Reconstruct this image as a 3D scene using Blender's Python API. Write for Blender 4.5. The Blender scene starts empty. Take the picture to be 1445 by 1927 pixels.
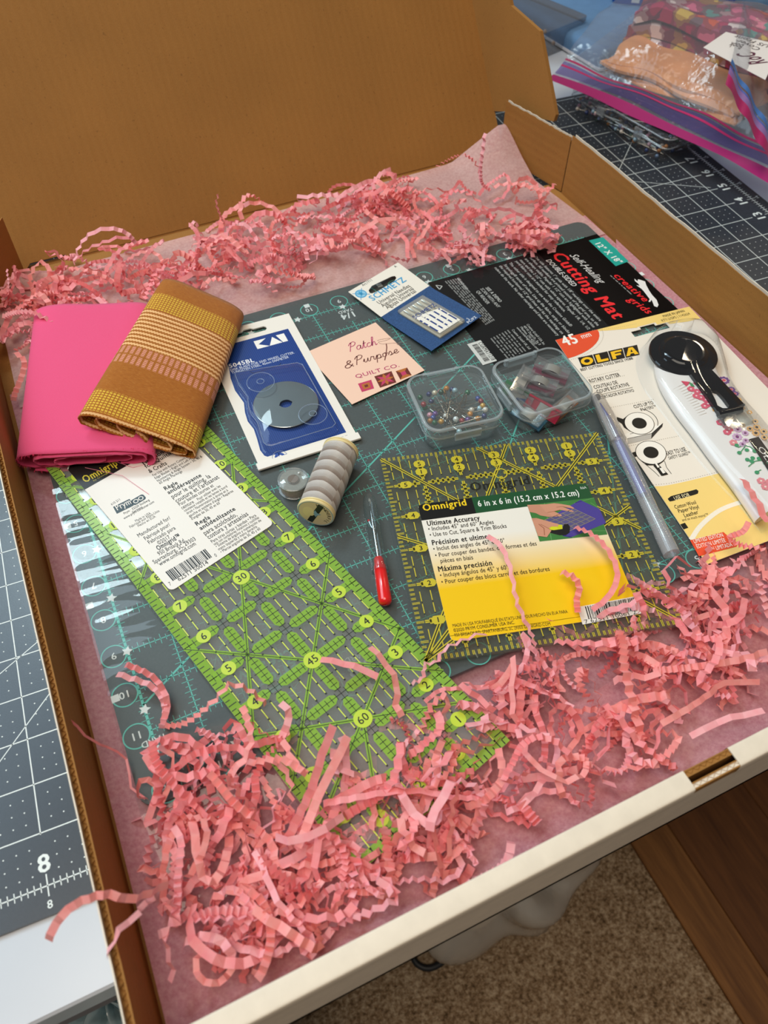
import bpy, bmesh, math, random
import numpy as np
from mathutils import Vector, Matrix

# ---------------------------------------------------------------- camera, light, exposure
S = 0.0254                                   # everything below is in inches; the scene is in metres
sc = bpy.context.scene
COL = sc.collection
RC = ((0.9067151390538026, -0.42171479134520173, 0.004928627731562607),
      (-0.3317197168592301, -0.7203389819504009, -0.6091582557344957),
      (0.26044132939584613, 0.5506980895584566, -0.7930333713654119))
CP = (1.5740587447050185, -6.844637054948553, 15.81875059179863)
FPX = 1499.615
cd = bpy.data.cameras.new('camera')
cd.sensor_fit = 'VERTICAL'; cd.sensor_height = 36.0; cd.lens = FPX * 36.0 / 1927.0
cd.clip_start = 0.01; cd.clip_end = 60
cd.dof.use_dof = True; cd.dof.focus_distance = 20.5 * S; cd.dof.aperture_fstop = 11.0
cam = bpy.data.objects.new('camera', cd); COL.objects.link(cam)
cam.matrix_world = Matrix(((RC[0][0], -RC[1][0], -RC[2][0], CP[0]*S), (RC[0][1], -RC[1][1], -RC[2][1], CP[1]*S),
                           (RC[0][2], -RC[1][2], -RC[2][2], CP[2]*S), (0, 0, 0, 1)))
sc.camera = cam
sc.view_settings.view_transform = 'Standard'; sc.view_settings.look = 'None'
sc.view_settings.exposure = 0.40; sc.view_settings.gamma = 1.0; sc.view_settings.use_curve_mapping = False
sc.cycles.transparent_max_bounces = 32; sc.cycles.max_bounces = 8
sc.cycles.caustics_reflective = False; sc.cycles.caustics_refractive = False

w = bpy.data.worlds.new('room_light'); sc.world = w; w.use_nodes = True
bg = w.node_tree.nodes['Background']; bg.inputs[0].default_value = (1.0, 0.93, 0.86, 1); bg.inputs[1].default_value = 0.11

def area(name, az, el, dist, sx, sy, col, rad, aim=(6, 5, 0)):
    """area light seen from aim at azimuth az (from +Y towards +X), elevation el; rad = radiance"""
    a, e = math.radians(az), math.radians(el)
    d = Vector((math.sin(a)*math.cos(e), math.cos(a)*math.cos(e), math.sin(e)))
    L = bpy.data.lights.new(name, 'AREA'); L.shape = 'RECTANGLE'; L.size = sx*S; L.size_y = sy*S
    L.color = col; L.energy = rad * math.pi * sx*S * sy*S
    o = bpy.data.objects.new(name, L); COL.objects.link(o)
    o.location = (Vector(aim) + d*dist) * S
    o.rotation_euler = d.to_track_quat('Z', 'Y').to_euler()
    return o
area('window_sky', -45, 45, 95, 66, 56, (0.64, 0.85, 1.0), 3.4)
area('window_pane', -5, 50.2, 110, 22, 14, (0.72, 0.93, 1.0), 19.0, aim=(0, 7, 0))
area('warm_fill', -125, 74, 100, 70, 60, (1.0, 0.87, 0.72), 3.9)  # added fill for overall warmth; no such lamp is known up there
for k, (az_, el_) in enumerate(((53, 36), (57, 34), (61, 36), (64, 39), (60, 42), (56, 42), (52, 40), (66, 35))):
    a_, e_ = math.radians(az_), math.radians(el_)
    L = bpy.data.lights.new('ceiling_bulb', 'POINT'); L.shadow_soft_size = .7*S; L.color = (1.0, 0.80, 0.55); L.energy = .8
    o = bpy.data.objects.new('ceiling_bulb', L); COL.objects.link(o)
    o.location = (Vector((8, 4, 0)) + Vector((math.sin(a_)*math.cos(e_), math.cos(a_)*math.cos(e_), math.sin(e_)))*95)*S

# ---------------------------------------------------------------- helpers
def at(px, py, z=0.0):
    """point of the photograph -> world (inches) on the horizontal plane at height z"""
    c = ((px-722.5)/FPX, (py-963.5)/FPX, 1.0)
    d = [RC[0][i]*c[0] + RC[1][i]*c[1] + RC[2][i]*c[2] for i in range(3)]
    t = (z-CP[2])/d[2]
    return Vector((CP[0]+d[0]*t, CP[1]+d[1]*t, z))

def lin(h):
    h = h.lstrip('#'); r = []
    for i in (0, 2, 4):
        c = int(h[i:i+2], 16)/255
        r.append(c/12.92 if c <= .04045 else ((c+.055)/1.055)**2.4)
    return (*r, 1.0)

class NT:
    def __init__(s, m): s.m = m; s.t = m.node_tree; s.n = s.t.nodes; s.l = s.t.links
    def new(s, ty, **k):
        n = s.n.new(ty)
        for a, b in k.items(): setattr(n, a, b)
        return n
    def put(s, sock, v):
        if isinstance(v, bpy.types.NodeSocket): s.l.new(v, sock)
        else: sock.default_value = v
    def math(s, op, a, b=0.0, c=None):
        n = s.new('ShaderNodeMath', operation=op); s.put(n.inputs[0], a); s.put(n.inputs[1], b)
        if c is not None: s.put(n.inputs[2], c)
        return n.outputs[0]
    def mix(s, f, a, b):
        n = s.new('ShaderNodeMix', data_type='RGBA'); s.put(n.inputs[0], f); s.put(n.inputs[6], a); s.put(n.inputs[7], b)
        return n.outputs[2]
    def noise(s, vec, scale, detail=3.0, rough=.5):
        n = s.new('ShaderNodeTexNoise'); s.put(n.inputs['Vector'], vec); n.inputs['Scale'].default_value = scale
        n.inputs['Detail'].default_value = detail; n.inputs['Roughness'].default_value = rough
        return n.outputs['Fac']
    def ramp(s, f, stops):
        n = s.new('ShaderNodeValToRGB'); s.put(n.inputs[0], f); e = n.color_ramp.elements
        while len(e) < len(stops): e.new(.5)
        for i, (p, c) in enumerate(stops): e[i].position = p; e[i].color = c
        return n.outputs[0]
    def scaled(s, vec, sc3):
        n = s.new('ShaderNodeMapping'); s.put(n.inputs[0], vec); n.inputs['Scale'].default_value = sc3
        return n.outputs[0]
    def bump(s, h, strength, dist=.001):
        n = s.new('ShaderNodeBump'); s.put(n.inputs['Height'], h); n.inputs['Strength'].default_value = strength
        n.inputs['Distance'].default_value = dist
        return n.outputs[0]

MATS = {}
def base_mat(name):
    m = bpy.data.materials.new(name); m.use_nodes = True
    return m, NT(m), m.node_tree.nodes['Principled BSDF']
def pm(col, rough=.5, metal=0.0, spec=.5, noise=0.0, nscale=60, bump=0.0, bscale=300, trans=0.0, coat=0.0):
    """plain procedural material: colour with optional mottling and fine relief"""
    k = (col, rough, metal, spec, noise, nscale, bump, bscale, trans, coat)
    if k in MATS: return MATS[k]
    m, n, b = base_mat('paint_' + col.lstrip('#'))
    c = lin(col)
    co = n.new('ShaderNodeTexCoord').outputs['Object']
    if noise:
        f = n.noise(co, nscale, 4)
        dk = tuple(x*(1-noise) for x in c[:3]) + (1,); lt = tuple(min(1, x*(1+noise)) for x in c[:3]) + (1,)
        n.put(b.inputs['Base Color'], n.ramp(f, [(.3, dk), (.7, lt)]))
    else: b.inputs['Base Color'].default_value = c
    b.inputs['Roughness'].default_value = rough; b.inputs['Metallic'].default_value = metal
    b.inputs['Specular IOR Level'].default_value = spec; b.inputs['Coat Weight'].default_value = coat
    if bump: n.put(b.inputs['Normal'], n.bump(n.noise(co, bscale, 3), bump, .0006))
    if trans:
        out = m.node_tree.nodes['Material Output']
        t = n.new('ShaderNodeBsdfTranslucent'); t.inputs[0].default_value = c
        mx = n.new('ShaderNodeMixShader'); mx.inputs[0].default_value = trans
        n.l.new(b.outputs[0], mx.inputs[1]); n.l.new(t.outputs[0], mx.inputs[2]); n.l.new(mx.outputs[0], out.inputs[0])
    MATS[k] = m
    return m
def clear(name, tint='#ffffff', gloss=1.0, ior=1.5, milk=0.0, milkcol='#ffffff', rough=.03, bump=0.0, bscale=40):
    """thin clear plastic: see-through sheet with Fresnel gloss and an optional milky haze"""
    k = ('clear', name)
    if k in MATS: return MATS[k]
    m, n, b = base_mat(name); m.node_tree.nodes.remove(b)
    out = m.node_tree.nodes['Material Output']
    tr = n.new('ShaderNodeBsdfTransparent'); tr.inputs[0].default_value = lin(tint)
    gl = n.new('ShaderNodeBsdfGlossy'); gl.inputs['Roughness'].default_value = rough
    geo = n.new('ShaderNodeNewGeometry'); dp = n.new('ShaderNodeVectorMath', operation='DOT_PRODUCT')
    n.l.new(geo.outputs['Incoming'], dp.inputs[0]); n.l.new(geo.outputs['Normal'], dp.inputs[1])
    if bump:
        co = n.new('ShaderNodeTexCoord').outputs['Object']
        nm = n.bump(n.noise(co, bscale, 2), bump, .002); n.l.new(nm, gl.inputs['Normal']); n.l.new(nm, dp.inputs[1])
    f0 = ((ior-1)/(ior+1))**2
    sch = n.math('POWER', n.math('SUBTRACT', 1.0, n.math('ABSOLUTE', dp.outputs['Value'])), 5.0)
    f = n.math('MULTIPLY', n.math('MULTIPLY_ADD', sch, 1-f0, f0), gloss)
    cur = tr.outputs[0]
    if milk:
        df = n.new('ShaderNodeBsdfDiffuse'); df.inputs[0].default_value = lin(milkcol)
        m2 = n.new('ShaderNodeMixShader'); m2.inputs[0].default_value = milk
        n.l.new(cur, m2.inputs[1]); n.l.new(df.outputs[0], m2.inputs[2]); cur = m2.outputs[0]
    mx = n.new('ShaderNodeMixShader'); n.l.new(f, mx.inputs[0]); n.l.new(cur, mx.inputs[1]); n.l.new(gl.outputs[0], mx.inputs[2])
    n.l.new(mx.outputs[0], out.inputs[0])
    MATS[k] = m
    return m

def wloc(o):
    v = Vector((0, 0, 0))
    while o is not None: v += o.location; o = o.parent
    return v
def tag(o, label=None, cat=None, group=None, kind=None):
    for k, v in (('label', label), ('category', cat), ('group', group), ('kind', kind)):
        if v: o[k] = v
    return o
def thing(name, label, cat, loc, group=None):
    o = bpy.data.objects.new(name, None); COL.objects.link(o); o.empty_display_size = .01
    o.location = Vector(loc)*S
    return tag(o, label, cat, group)

class MB:
    def __init__(s): s.v = []; s.f = []; s.m = []
    def add(s, vs, fs, mi=0):
        o = len(s.v); s.v += [tuple(v) for v in vs]; s.f += [tuple(i+o for i in f) for f in fs]; s.m += [mi]*len(fs)
    def box(s, lo, hi, mi=0, fr=None):
        P = [(x, y, z) for z in (lo[2], hi[2]) for y in (lo[1], hi[1]) for x in (lo[0], hi[0])]
        if fr: P = [fr(*p) for p in P]
        s.add(P, [(0, 2, 3, 1), (4, 5, 7, 6), (0, 1, 5, 4), (1, 3, 7, 5), (3, 2, 6, 7), (2, 0, 4, 6)], mi)
    def bbox(s, lo, hi, b, mi=0, fr=None):
        """box whose vertical outline is bevelled at top and bottom"""
        x0, y0, z0 = lo; x1, y1, z1 = hi
        r0 = rrect((x0+x1)/2, (y0+y1)/2, x1-x0-2*b*.6, y1-y0-2*b*.6, b, 2); r1 = rrect((x0+x1)/2, (y0+y1)/2, x1-x0, y1-y0, b, 2)
        s.loft([(r0, z0), (r1, z0+b), (r1, z1-b), (r0, z1)], mi, fr)
    def loft(s, loops, mi=0, fr=None, caps=(True, True)):
        n = len(loops[0][0]); P = []
        for pts, z in loops: P += [(fr(x, y, z) if fr else (x, y, z)) for x, y in pts]
        F = []
        for k in range(len(loops)-1):
            for i in range(n):
                j = (i+1) % n; F.append((k*n+i, k*n+j, (k+1)*n+j, (k+1)*n+i))
        if caps[0]: F.append(tuple(range(n-1, -1, -1)))
        if caps[1]: F.append(tuple(range((len(loops)-1)*n, len(loops)*n)))
        s.add(P, F, mi)
    def prism(s, pts, z0, z1, mi=0, fr=None, hole=None):
        n = len(pts); A = area2(pts)
        if A < 0: pts = pts[::-1]
        q = keyhole(pts, hole) if hole else pts
        for z, rev in ((z0, True), (z1, False)):
            P = [(fr(x, y, z) if fr else (x, y, z)) for x, y in q]
            r = tuple(range(len(q))); s.add(P, [r[::-1] if rev else r], mi)
        for ring in ([pts] if not hole else [pts, hole]):
            P = [(fr(x, y, z) if fr else (x, y, z)) for z in (z0, z1) for x, y in ring]; k = len(ring)
            s.add(P, [(i, (i+1) % k, k+(i+1) % k, k+i) for i in range(k)], mi)
    def tube(s, path, rad, n=8, mi=0, cap=True):
        path = [Vector(p) for p in path]
        if not hasattr(rad, '__len__'): rad = [rad]*len(path)
        T = (path[1]-path[0]).normalized(); U = T.orthogonal().normalized()
        P = []
        for i, p in enumerate(path):
            a = path[max(0, i-1)]; b = path[min(len(path)-1, i+1)]
            t = (b-a).normalized(); U = (U - t*U.dot(t)).normalized(); W = t.cross(U)
            for k in range(n):
                c = 2*math.pi*k/n; P.append(p + (U*math.cos(c)+W*math.sin(c))*rad[i])
        F = [(i*n+k, i*n+(k+1) % n, (i+1)*n+(k+1) % n, (i+1)*n+k) for i in range(len(path)-1) for k in range(n)]
        if cap: F += [tuple(range(n-1, -1, -1)), tuple(range((len(path)-1)*n, len(path)*n))]
        s.add(P, F, mi)
    def lathe(s, p0, ax, prof, n=24, mi=0, caps=(False, False)):
        """profile [(t along axis, radius)]"""
        ax = Vector(ax).normalized(); p0 = Vector(p0)
        s.tube([p0+ax*(t + i*1e-6) for i, (t, r) in enumerate(prof)], [max(r, 1e-4) for t, r in prof], n, mi, False)
        k = len(s.v)
        m = len(prof)
        if caps[0]: s.f.append(tuple(range(k-m*n+n-1, k-m*n-1, -1))); s.m.append(mi)
        if caps[1]: s.f.append(tuple(range(k-n, k))); s.m.append(mi)
    def grid(s, fn, nu, nv, mi=0):
        P = [fn(i/nu, j/nv) for j in range(nv+1) for i in range(nu+1)]
        s.add(P, [(j*(nu+1)+i, j*(nu+1)+i+1, (j+1)*(nu+1)+i+1, (j+1)*(nu+1)+i) for j in range(nv) for i in range(nu)], mi)
    def sphere(s, c, r, n=10, mi=0):
        k = n//2
        s.tube([Vector(c)+Vector((0, 0, -r*math.cos(math.pi*i/k))) for i in range(k+1)], [max(1e-4, r*math.sin(math.pi*i/k)) for i in range(k+1)], n, mi)
    def build(s, name, mats, parent=None, smooth=None, label=None, cat=None, group=None, kind=None, uv=None):
        if not isinstance(mats, (list, tuple)): mats = [mats]
        v = np.array(s.v, dtype=np.float64)*S
        if parent is not None: org = wloc(parent)
        else:
            lo = v.min(0); hi = v.max(0); org = Vector(((lo[0]+hi[0])/2, (lo[1]+hi[1])/2, lo[2]))
        v = v - np.array(org)
        me = bpy.data.meshes.new(name); me.from_pydata(v.tolist(), [], s.f)
        for m in mats: me.materials.append(m)
        if len(mats) > 1: me.polygons.foreach_set('material_index', s.m)
        if smooth is not None:
            me.polygons.foreach_set('use_smooth', [True]*len(me.polygons))
            if smooth < 180: me.set_sharp_from_angle(angle=math.radians(smooth))
        if uv is not None:
            L = me.uv_layers.new(name='UVMap'); vi = np.empty(len(me.loops), dtype=np.int32); me.loops.foreach_get('vertex_index', vi)
            L.data.foreach_set('uv', np.array(uv, dtype=np.float32)[vi].ravel())
        o = bpy.data.objects.new(name, me); COL.objects.link(o)
        if parent is not None: o.parent = parent
        else: o.location = org
        return tag(o, label, cat, group, kind)

def area2(p): return sum(p[i][0]*p[(i+1) % len(p)][1]-p[(i+1) % len(p)][0]*p[i][1] for i in range(len(p)))
def keyhole(outer, hole):
    h = hole if area2(hole) < 0 else hole[::-1]
    bi = min(((i, j) for i in range(len(outer)) for j in range(len(h))), key=lambda t: (outer[t[0]][0]-h[t[1]][0])**2+(outer[t[0]][1]-h[t[1]][1])**2)
    i, j = bi
    return list(outer[:i+1]) + list(h[j:]) + list(h[:j+1]) + list(outer[i:])
def rrect(cx, cy, w_, h_, r, n=4):
    P = []
    for (sx, sy, a0) in ((1, 1, 0), (-1, 1, 90), (-1, -1, 180), (1, -1, 270)):
        for k in range(n+1):
            a = math.radians(a0+90*k/n); P.append((cx+sx*(w_/2-r)+r*math.cos(a), cy+sy*(h_/2-r)+r*math.sin(a)))
    return P
def circ(cx, cy, r, n=24, ry=None): return [(cx+r*math.cos(2*math.pi*k/n), cy+(ry or r)*math.sin(2*math.pi*k/n)) for k in range(n)]
def smooth_path(pts, n=8):
    """Catmull-Rom through points (tuples of any length)"""
    P = [np.array(p, float) for p in pts]; P = [2*P[0]-P[1]] + P + [2*P[-1]-P[-2]]; out = []
    for i in range(1, len(P)-2):
        a, b, c, d = P[i-1:i+3]
        for k in range(n):
            t = k/n; out.append(.5*((2*b)+(c-a)*t+(2*a-5*b+4*c-d)*t*t+(3*b-a-3*c+d)*t**3))
    out.append(P[-2]); return out

class Frame:
    """a local drawing plane: origin o, in-plane unit axes x and y, height along the normal; zf bends it"""
    def __init__(s, o, x, y, zf=None): s.o = Vector(o); s.x = Vector(x).normalized(); s.y = Vector(y).normalized(); s.n = s.x.cross(s.y).normalized(); s.zf = zf
    @classmethod
    def px(cls, z, bl, br, up, zf=None):
        """frame from photographed corners: bottom left, bottom right, and any point on the upper side"""
        o = at(*bl, z); r = at(*br, z); u = at(*up, z); x = (r-o).normalized(); y = (u-o) - x*(u-o).dot(x)
        return cls(o, x, y, zf)
    def __call__(s, x, y, h=0.0):
        p = s.o + s.x*x + s.y*y + s.n*h
        if s.zf: p = p + Vector((0, 0, s.zf(x, y)))
        return p
    def loc(s, px, py):
        p = at(px, py, s.o.z) - s.o
        if s.zf:
            for _ in range(6):
                a, b = p.dot(s.x), p.dot(s.y); p = at(px, py, s.o.z + s.zf(a, b)) - s.o; p.z = 0
        return (p.dot(s.x), p.dot(s.y))

# ---- glyph outlines of Blender's own font, tessellated once per character
GL = {}
def glyph(ch, bold):
    k = (ch, bold)
    if k in GL: return GL[k]
    def mesh(body):
        c = bpy.data.curves.new('glyph', 'FONT'); c.body = body; c.size = 1.0; c.resolution_u = 2; c.offset = bold
        o = bpy.data.objects.new('glyph', c); COL.objects.link(o)
        me = o.evaluated_get(bpy.context.evaluated_depsgraph_get()).to_mesh()
        v = [(p.co.x, p.co.y) for p in me.vertices]; f = [tuple(q.vertices) for q in me.polygons]
        bpy.data.objects.remove(o); bpy.data.curves.remove(c)
        return v, f
    if ('bar', bold) not in GL: GL[('bar', bold)] = max(p[0] for p in mesh('|')[0])
    adv = max(p[0] for p in mesh(ch+'|')[0]) - GL[('bar', bold)]
    GL[k] = (*(mesh(ch) if ch != ' ' else ([], [])), adv + bold*1.2)
    return GL[k]
def text_mesh(body, bold=0.0, track=0.0):
    bold = 0.0
    V, F, x = [], [], 0.0
    for ch in body:
        v, f, adv = glyph(ch, bold); o = len(V)
        V += [(p[0]+x, p[1]) for p in v]; F += [tuple(i+o for i in q) for q in f]; x += adv + track
    return V, F, x

class Print:
    """flat print lying on a surface: filled shapes, strokes and lettering in several inks, one mesh"""
    STEP = .0016
    def __init__(s, fr, h): s.fr = fr; s.h = h; s.mb = MB(); s.inks = []; s.rough = .45
    def ink(s, c):
        m = c if not isinstance(c, str) else pm(c, s.rough)
        if m not in s.inks: s.inks.append(m)
        return s.inks.index(m)
    def raw(s, c, V, F, layer): s.mb.add([s.fr(x, y, s.h+layer*s.STEP) for x, y in V], F, s.ink(c))
    def poly(s, c, pts, layer=1, hole=None):
        if area2(pts) < 0: pts = pts[::-1]
        q = keyhole(pts, hole) if hole else pts
        s.raw(c, q, [tuple(range(len(q)))], layer)
    def ppoly(s, c, pxs, layer=1): s.poly(c, [s.fr.loc(*p) for p in pxs], layer)
    def rect(s, c, x0, y0, x1, y1, layer=1): s.poly(c, [(x0, y0), (x1, y0), (x1, y1), (x0, y1)], layer)
    def disc(s, c, x, y, r, layer=1, n=24, ry=None): s.poly(c, circ(x, y, r, n, ry), layer)
    def ring(s, c, x, y, r, w_, layer=1, n=32, a0=0, a1=360):
        P = []; 
        for k in range(n+1):
            a = math.radians(a0+(a1-a0)*k/n); P += [(x+(r-w_/2)*math.cos(a), y+(r-w_/2)*math.sin(a)), (x+(r+w_/2)*math.cos(a), y+(r+w_/2)*math.sin(a))]
        s.raw(c, P, [(2*k, 2*k+1, 2*k+3, 2*k+2) for k in range(n)], layer)
    def line(s, c, pts, w_, layer=1):
        for a, b in zip(pts[:-1], pts[1:]):
            dx, dy = b[0]-a[0], b[1]-a[1]; L = math.hypot(dx, dy) or 1; nx, ny = -dy/L*w_/2, dx/L*w_/2
            s.raw(c, [(a[0]-nx, a[1]-ny), (b[0]-nx, b[1]-ny), (b[0]+nx, b[1]+ny), (a[0]+nx, a[1]+ny)], [(0, 1, 2, 3)], layer)
    def stroke(s, c, pts, w_, layer=1, n=6):
        s.line(c, [tuple(p) for p in smooth_path(pts, n)], w_, layer)
    def dots(s, c, pts, w_, gap, layer=1):
        for a, b in zip(pts[:-1], pts[1:]):
            L = math.hypot(b[0]-a[0], b[1]-a[1]); k = max(1, int(L/gap))
            for i in range(k):
                t = i/k; x, y = a[0]+(b[0]-a[0])*t, a[1]+(b[1]-a[1])*t
                s.rect(c, x-w_/2, y-w_/2, x+w_/2, y+w_/2, layer)
    def text(s, c, body, p, q=None, size=.1, layer=2, bold=0.0, shear=0.0, rot=0.0, align='l', track=0.0, width=None):
        """baseline from p to q (stretches to fit) or from p at angle rot; size = cap height in inches"""
        bold = max(0.0, min(.034, bold*.75)); V, F, W = text_mesh(body, 0.0, track+bold*1.6); sy = size/.70
        if q is not None: rot = math.atan2(q[1]-p[1], q[0]-p[0]); sx = math.hypot(q[0]-p[0], q[1]-p[1])/W
        elif width: sx = width/W
        else: sx = sy
        off = {'l': 0, 'c': -W*sx/2, 'r': -W*sx}[align]
        ca, sa = math.cos(rot), math.sin(rot)
        for k, (dx, dy) in enumerate(((0, 0),) if bold < .004 else ((-bold*.9, 0), (bold*.9, 0), (0, bold*.5), (0, -bold*.5))):   # struck several times for heavier letters
            P = [(((x+dx)*sx+(y+dy)*sy*shear+off)*ca - (y+dy)*sy*sa + p[0], ((x+dx)*sx+(y+dy)*sy*shear+off)*sa + (y+dy)*sy*ca + p[1]) for x, y in V]
            if F: s.raw(c, P, F, layer+k*.2)
    def ptext(s, c, body, pa, pb, size, **k): s.text(c, body, s.fr.loc(*pa), s.fr.loc(*pb), size, **k)
    def bars(s, c, p, q, h, seed, layer=2):
        """a line of print too small to read: word-long dashes along the baseline"""
        r = random.Random(seed); L = math.hypot(q[0]-p[0], q[1]-p[1]); ux, uy = (q[0]-p[0])/L, (q[1]-p[1])/L; t = 0
        while t < L:
            w_ = min(r.uniform(.6, 2.6)*h*1.6, L-t)
            s.line(c, [(p[0]+ux*t-uy*h/2, p[1]+uy*t+ux*h/2), (p[0]+ux*(t+w_)-uy*h/2, p[1]+uy*(t+w_)+ux*h/2)], h*.62, layer); t += w_+h*.7
    def barcode(s, quad, digits, seed, layer=2, ink='#111111'):
        """quad: bottom left, bottom right, top right, top left in frame units"""
        r = random.Random(seed); a, b, d, e = quad; t = 0.0
        while t < 1:
            w_ = r.choice((.011, .011, .022, .033)); t1 = min(1, t+w_)
            f = lambda u, lo, hi: (lo[0]+(hi[0]-lo[0])*u, lo[1]+(hi[1]-lo[1])*u)
            s.poly(ink, [f(t, a, b), f(t1, a, b), f(t1, e, d), f(t, e, d)], layer); t = t1 + r.choice((.011, .011, .022))
    def build(s, name, parent, label=None): return s.mb.build(name, s.inks, parent, label=label)
# ---------------------------------------------------------------- materials of the setting
def card_mat(name, col, ax, period=.27, strength=.13):
    m, n, b = base_mat(name)
    co = n.new('ShaderNodeTexCoord').outputs['Object']
    sp = n.new('ShaderNodeSeparateXYZ'); n.put(sp.inputs[0], co)
    fib = n.noise(co, 900, 3); blot = n.noise(co, 14, 3)
    c = lin(col)
    f = n.math('ADD', n.math('MULTIPLY', fib, .5), n.math('MULTIPLY', blot, .5))
    col_ = n.ramp(f, [(.3, tuple(x*.86 for x in c[:3])+(1,)), (.7, tuple(min(1, x*1.1) for x in c[:3])+(1,))])
    speck = n.math('GREATER_THAN', n.noise(co, 420, 1), .735)
    n.put(b.inputs['Base Color'], n.mix(n.math('MULTIPLY', speck, .35), col_, lin('#5a3c1c')))
    b.inputs['Roughness'].default_value = .75; b.inputs['Specular IOR Level'].default_value = .25
    if ax is not None:
        wob = n.math('MULTIPLY', n.noise(co, 30, 2), .003)
        h = n.math('SINE', n.math('MULTIPLY', n.math('ADD', sp.outputs[ax], wob), 2*math.pi/(period*S)))
        brk = n.noise(n.scaled(co, tuple(1 if i == ax else .35 for i in range(3))), 120, 2)
        n.put(b.inputs['Normal'], n.bump(n.math('MULTIPLY', h, brk), strength, .0005))
    return m
kraft_x = card_mat('kraft_board_upright_flutes', '#9d6e36', 0)
kraft_z = card_mat('kraft_board_level_flutes', '#9d6e36', 2, .3)
kraft_n = card_mat('kraft_board_plain', '#9b6d36', None)
white_board = pm('#e4d8c5', .5, 0, .4, .04, 120, .15, 500)

def tissue_mat(name, c0, c1):
    m, n, b = base_mat(name)
    co = n.new('ShaderNodeTexCoord').outputs['Object']
    f = n.noise(co, 420, 4, .65); g = n.noise(co, 18, 3)
    c = n.ramp(n.math('ADD', n.math('MULTIPLY', f, .65), n.math('MULTIPLY', g, .35)), [(.36, lin(c0)), (.64, lin(c1))])
    n.put(b.inputs['Base Color'], c); b.inputs['Roughness'].default_value = .6; b.inputs['Specular IOR Level'].default_value = .25
    n.put(b.inputs['Normal'], n.bump(n.noise(co, 40, 4), .35, .003))
    out = m.node_tree.nodes['Material Output']
    tr = n.new('ShaderNodeBsdfTransparent'); tr.inputs[0].default_value = lin('#f3b9c0')
    tl = n.new('ShaderNodeBsdfTranslucent'); n.put(tl.inputs[0], c)
    a = n.new('ShaderNodeMixShader'); a.inputs[0].default_value = .25
    n.l.new(b.outputs[0], a.inputs[1]); n.l.new(tl.outputs[0], a.inputs[2])
    e = n.new('ShaderNodeMixShader'); e.inputs[0].default_value = .22
    n.l.new(a.outputs[0], e.inputs[1]); n.l.new(tr.outputs[0], e.inputs[2]); n.l.new(e.outputs[0], out.inputs[0])
    return m
tissue = tissue_mat('pink_tissue', '#d58f9d', '#f1bcc3')
pale_tissue = tissue_mat('pale_tissue', '#dcaeac', '#f2d2cd')

# ---------------------------------------------------------------- the setting: floor
def carpet_mat():
    m, n, b = base_mat('speckled_carpet')
    co = n.new('ShaderNodeTexCoord').outputs['Object']
    f = n.noise(co, 190, 5, .75); g = n.noise(co, 60, 2)
    n.put(b.inputs['Base Color'], n.ramp(n.math('ADD', n.math('MULTIPLY', f, .8), n.math('MULTIPLY', g, .2)),
          [(.36, lin('#57432e')), (.47, lin('#94785a')), (.62, lin('#c9b294'))]))
    b.inputs['Roughness'].default_value = .95; b.inputs['Specular IOR Level'].default_value = .1
    n.put(b.inputs['Normal'], n.bump(n.noise(co, 260, 4), .9, .008))
    return m
def wood_mat(name, c0, c1):
    m, n, b = base_mat(name)
    co = n.new('ShaderNodeTexCoord').outputs['Object']
    st = n.scaled(co, (9, .7, 9))
    f = n.noise(st, 9, 5, .6); g = n.noise(n.scaled(co, (30, 2, 30)), 14, 3)
    n.put(b.inputs['Base Color'], n.ramp(n.math('ADD', n.math('MULTIPLY', f, .7), n.math('MULTIPLY', g, .3)), [(.32, lin(c0)), (.68, lin(c1))]))
    b.inputs['Roughness'].default_value = .42; b.inputs['Specular IOR Level'].default_value = .35
    return m
FZ = -29.0
mb = MB(); mb.box((-45, -55, FZ-1), (18.82, 75, FZ)); mb.build('floor', carpet_mat(), kind='structure', label='speckled beige carpet under the table')
wd1 = wood_mat('brown_wood', '#5e3a1b', '#8d5f31'); wd2 = wood_mat('dark_brown_wood', '#4a2a12', '#6d4320')
fw = thing('trim_1', 'brown wooden floor strip meeting the carpet, boards beyond it', None, (21, 0, FZ)); fw['kind'] = 'structure'; del fw['label']
def board(x0, x1, m):
    mb = MB(); mb.loft([(rrect((x0+x1)/2, 10, x1-x0, 130, .02, 1), FZ-.6), (rrect((x0+x1)/2, 10, x1-x0, 130, .02, 1), FZ+.12), (rrect((x0+x1)/2, 10, x1-x0-.08, 129.9, .02, 1), FZ+.17)])
    o = mb.build('plank', m, fw); o['kind'] = 'structure'; return o
board(18.85, 21.2, wd1)
for i in range(8): board(21.22+i*5.2, 21.22+i*5.2+5.18, wd2)

# ---------------------------------------------------------------- sewing table and the big mat on it
TZ = -.58                                    # table top
tb = thing('sewing_table', 'white topped sewing table with a grey front edge, carrying the box', 'table', (10, 18, FZ))
TA = math.radians(-.6); tfr = Frame((-3.32, -3.02, TZ), (1, -.002, 0), (.002, 1, 0))
m_wt = pm('#c3c8d0', .22, 0, .5, .015, 20)
mb = MB(); mb.loft([(rrect(20, 24, 92, 48, .15, 3), -1.0), (rrect(20, 24, 92.1, 48.1, .15, 3), -.06), (rrect(20, 24, 92.0, 48.0, .15, 3), 0)], 0, tfr)
mb.build('table_top', m_wt, tb, 40)
mb = MB(); mb.box((-25.9, .06, -1.65), (65.9, .5, -1.0), 0, tfr); mb.build('apron', pm('#6f7078', .45), tb)
for x, y in ((-23, 4), (63, 4), (-23, 44), (63, 44)):
    mb = MB(); mb.bbox((x-1, y-1, FZ-TZ), (x+1, y+1, -1.0), .1, 0, tfr); mb.build('leg', pm('#8a8b90', .4), tb)

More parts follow.
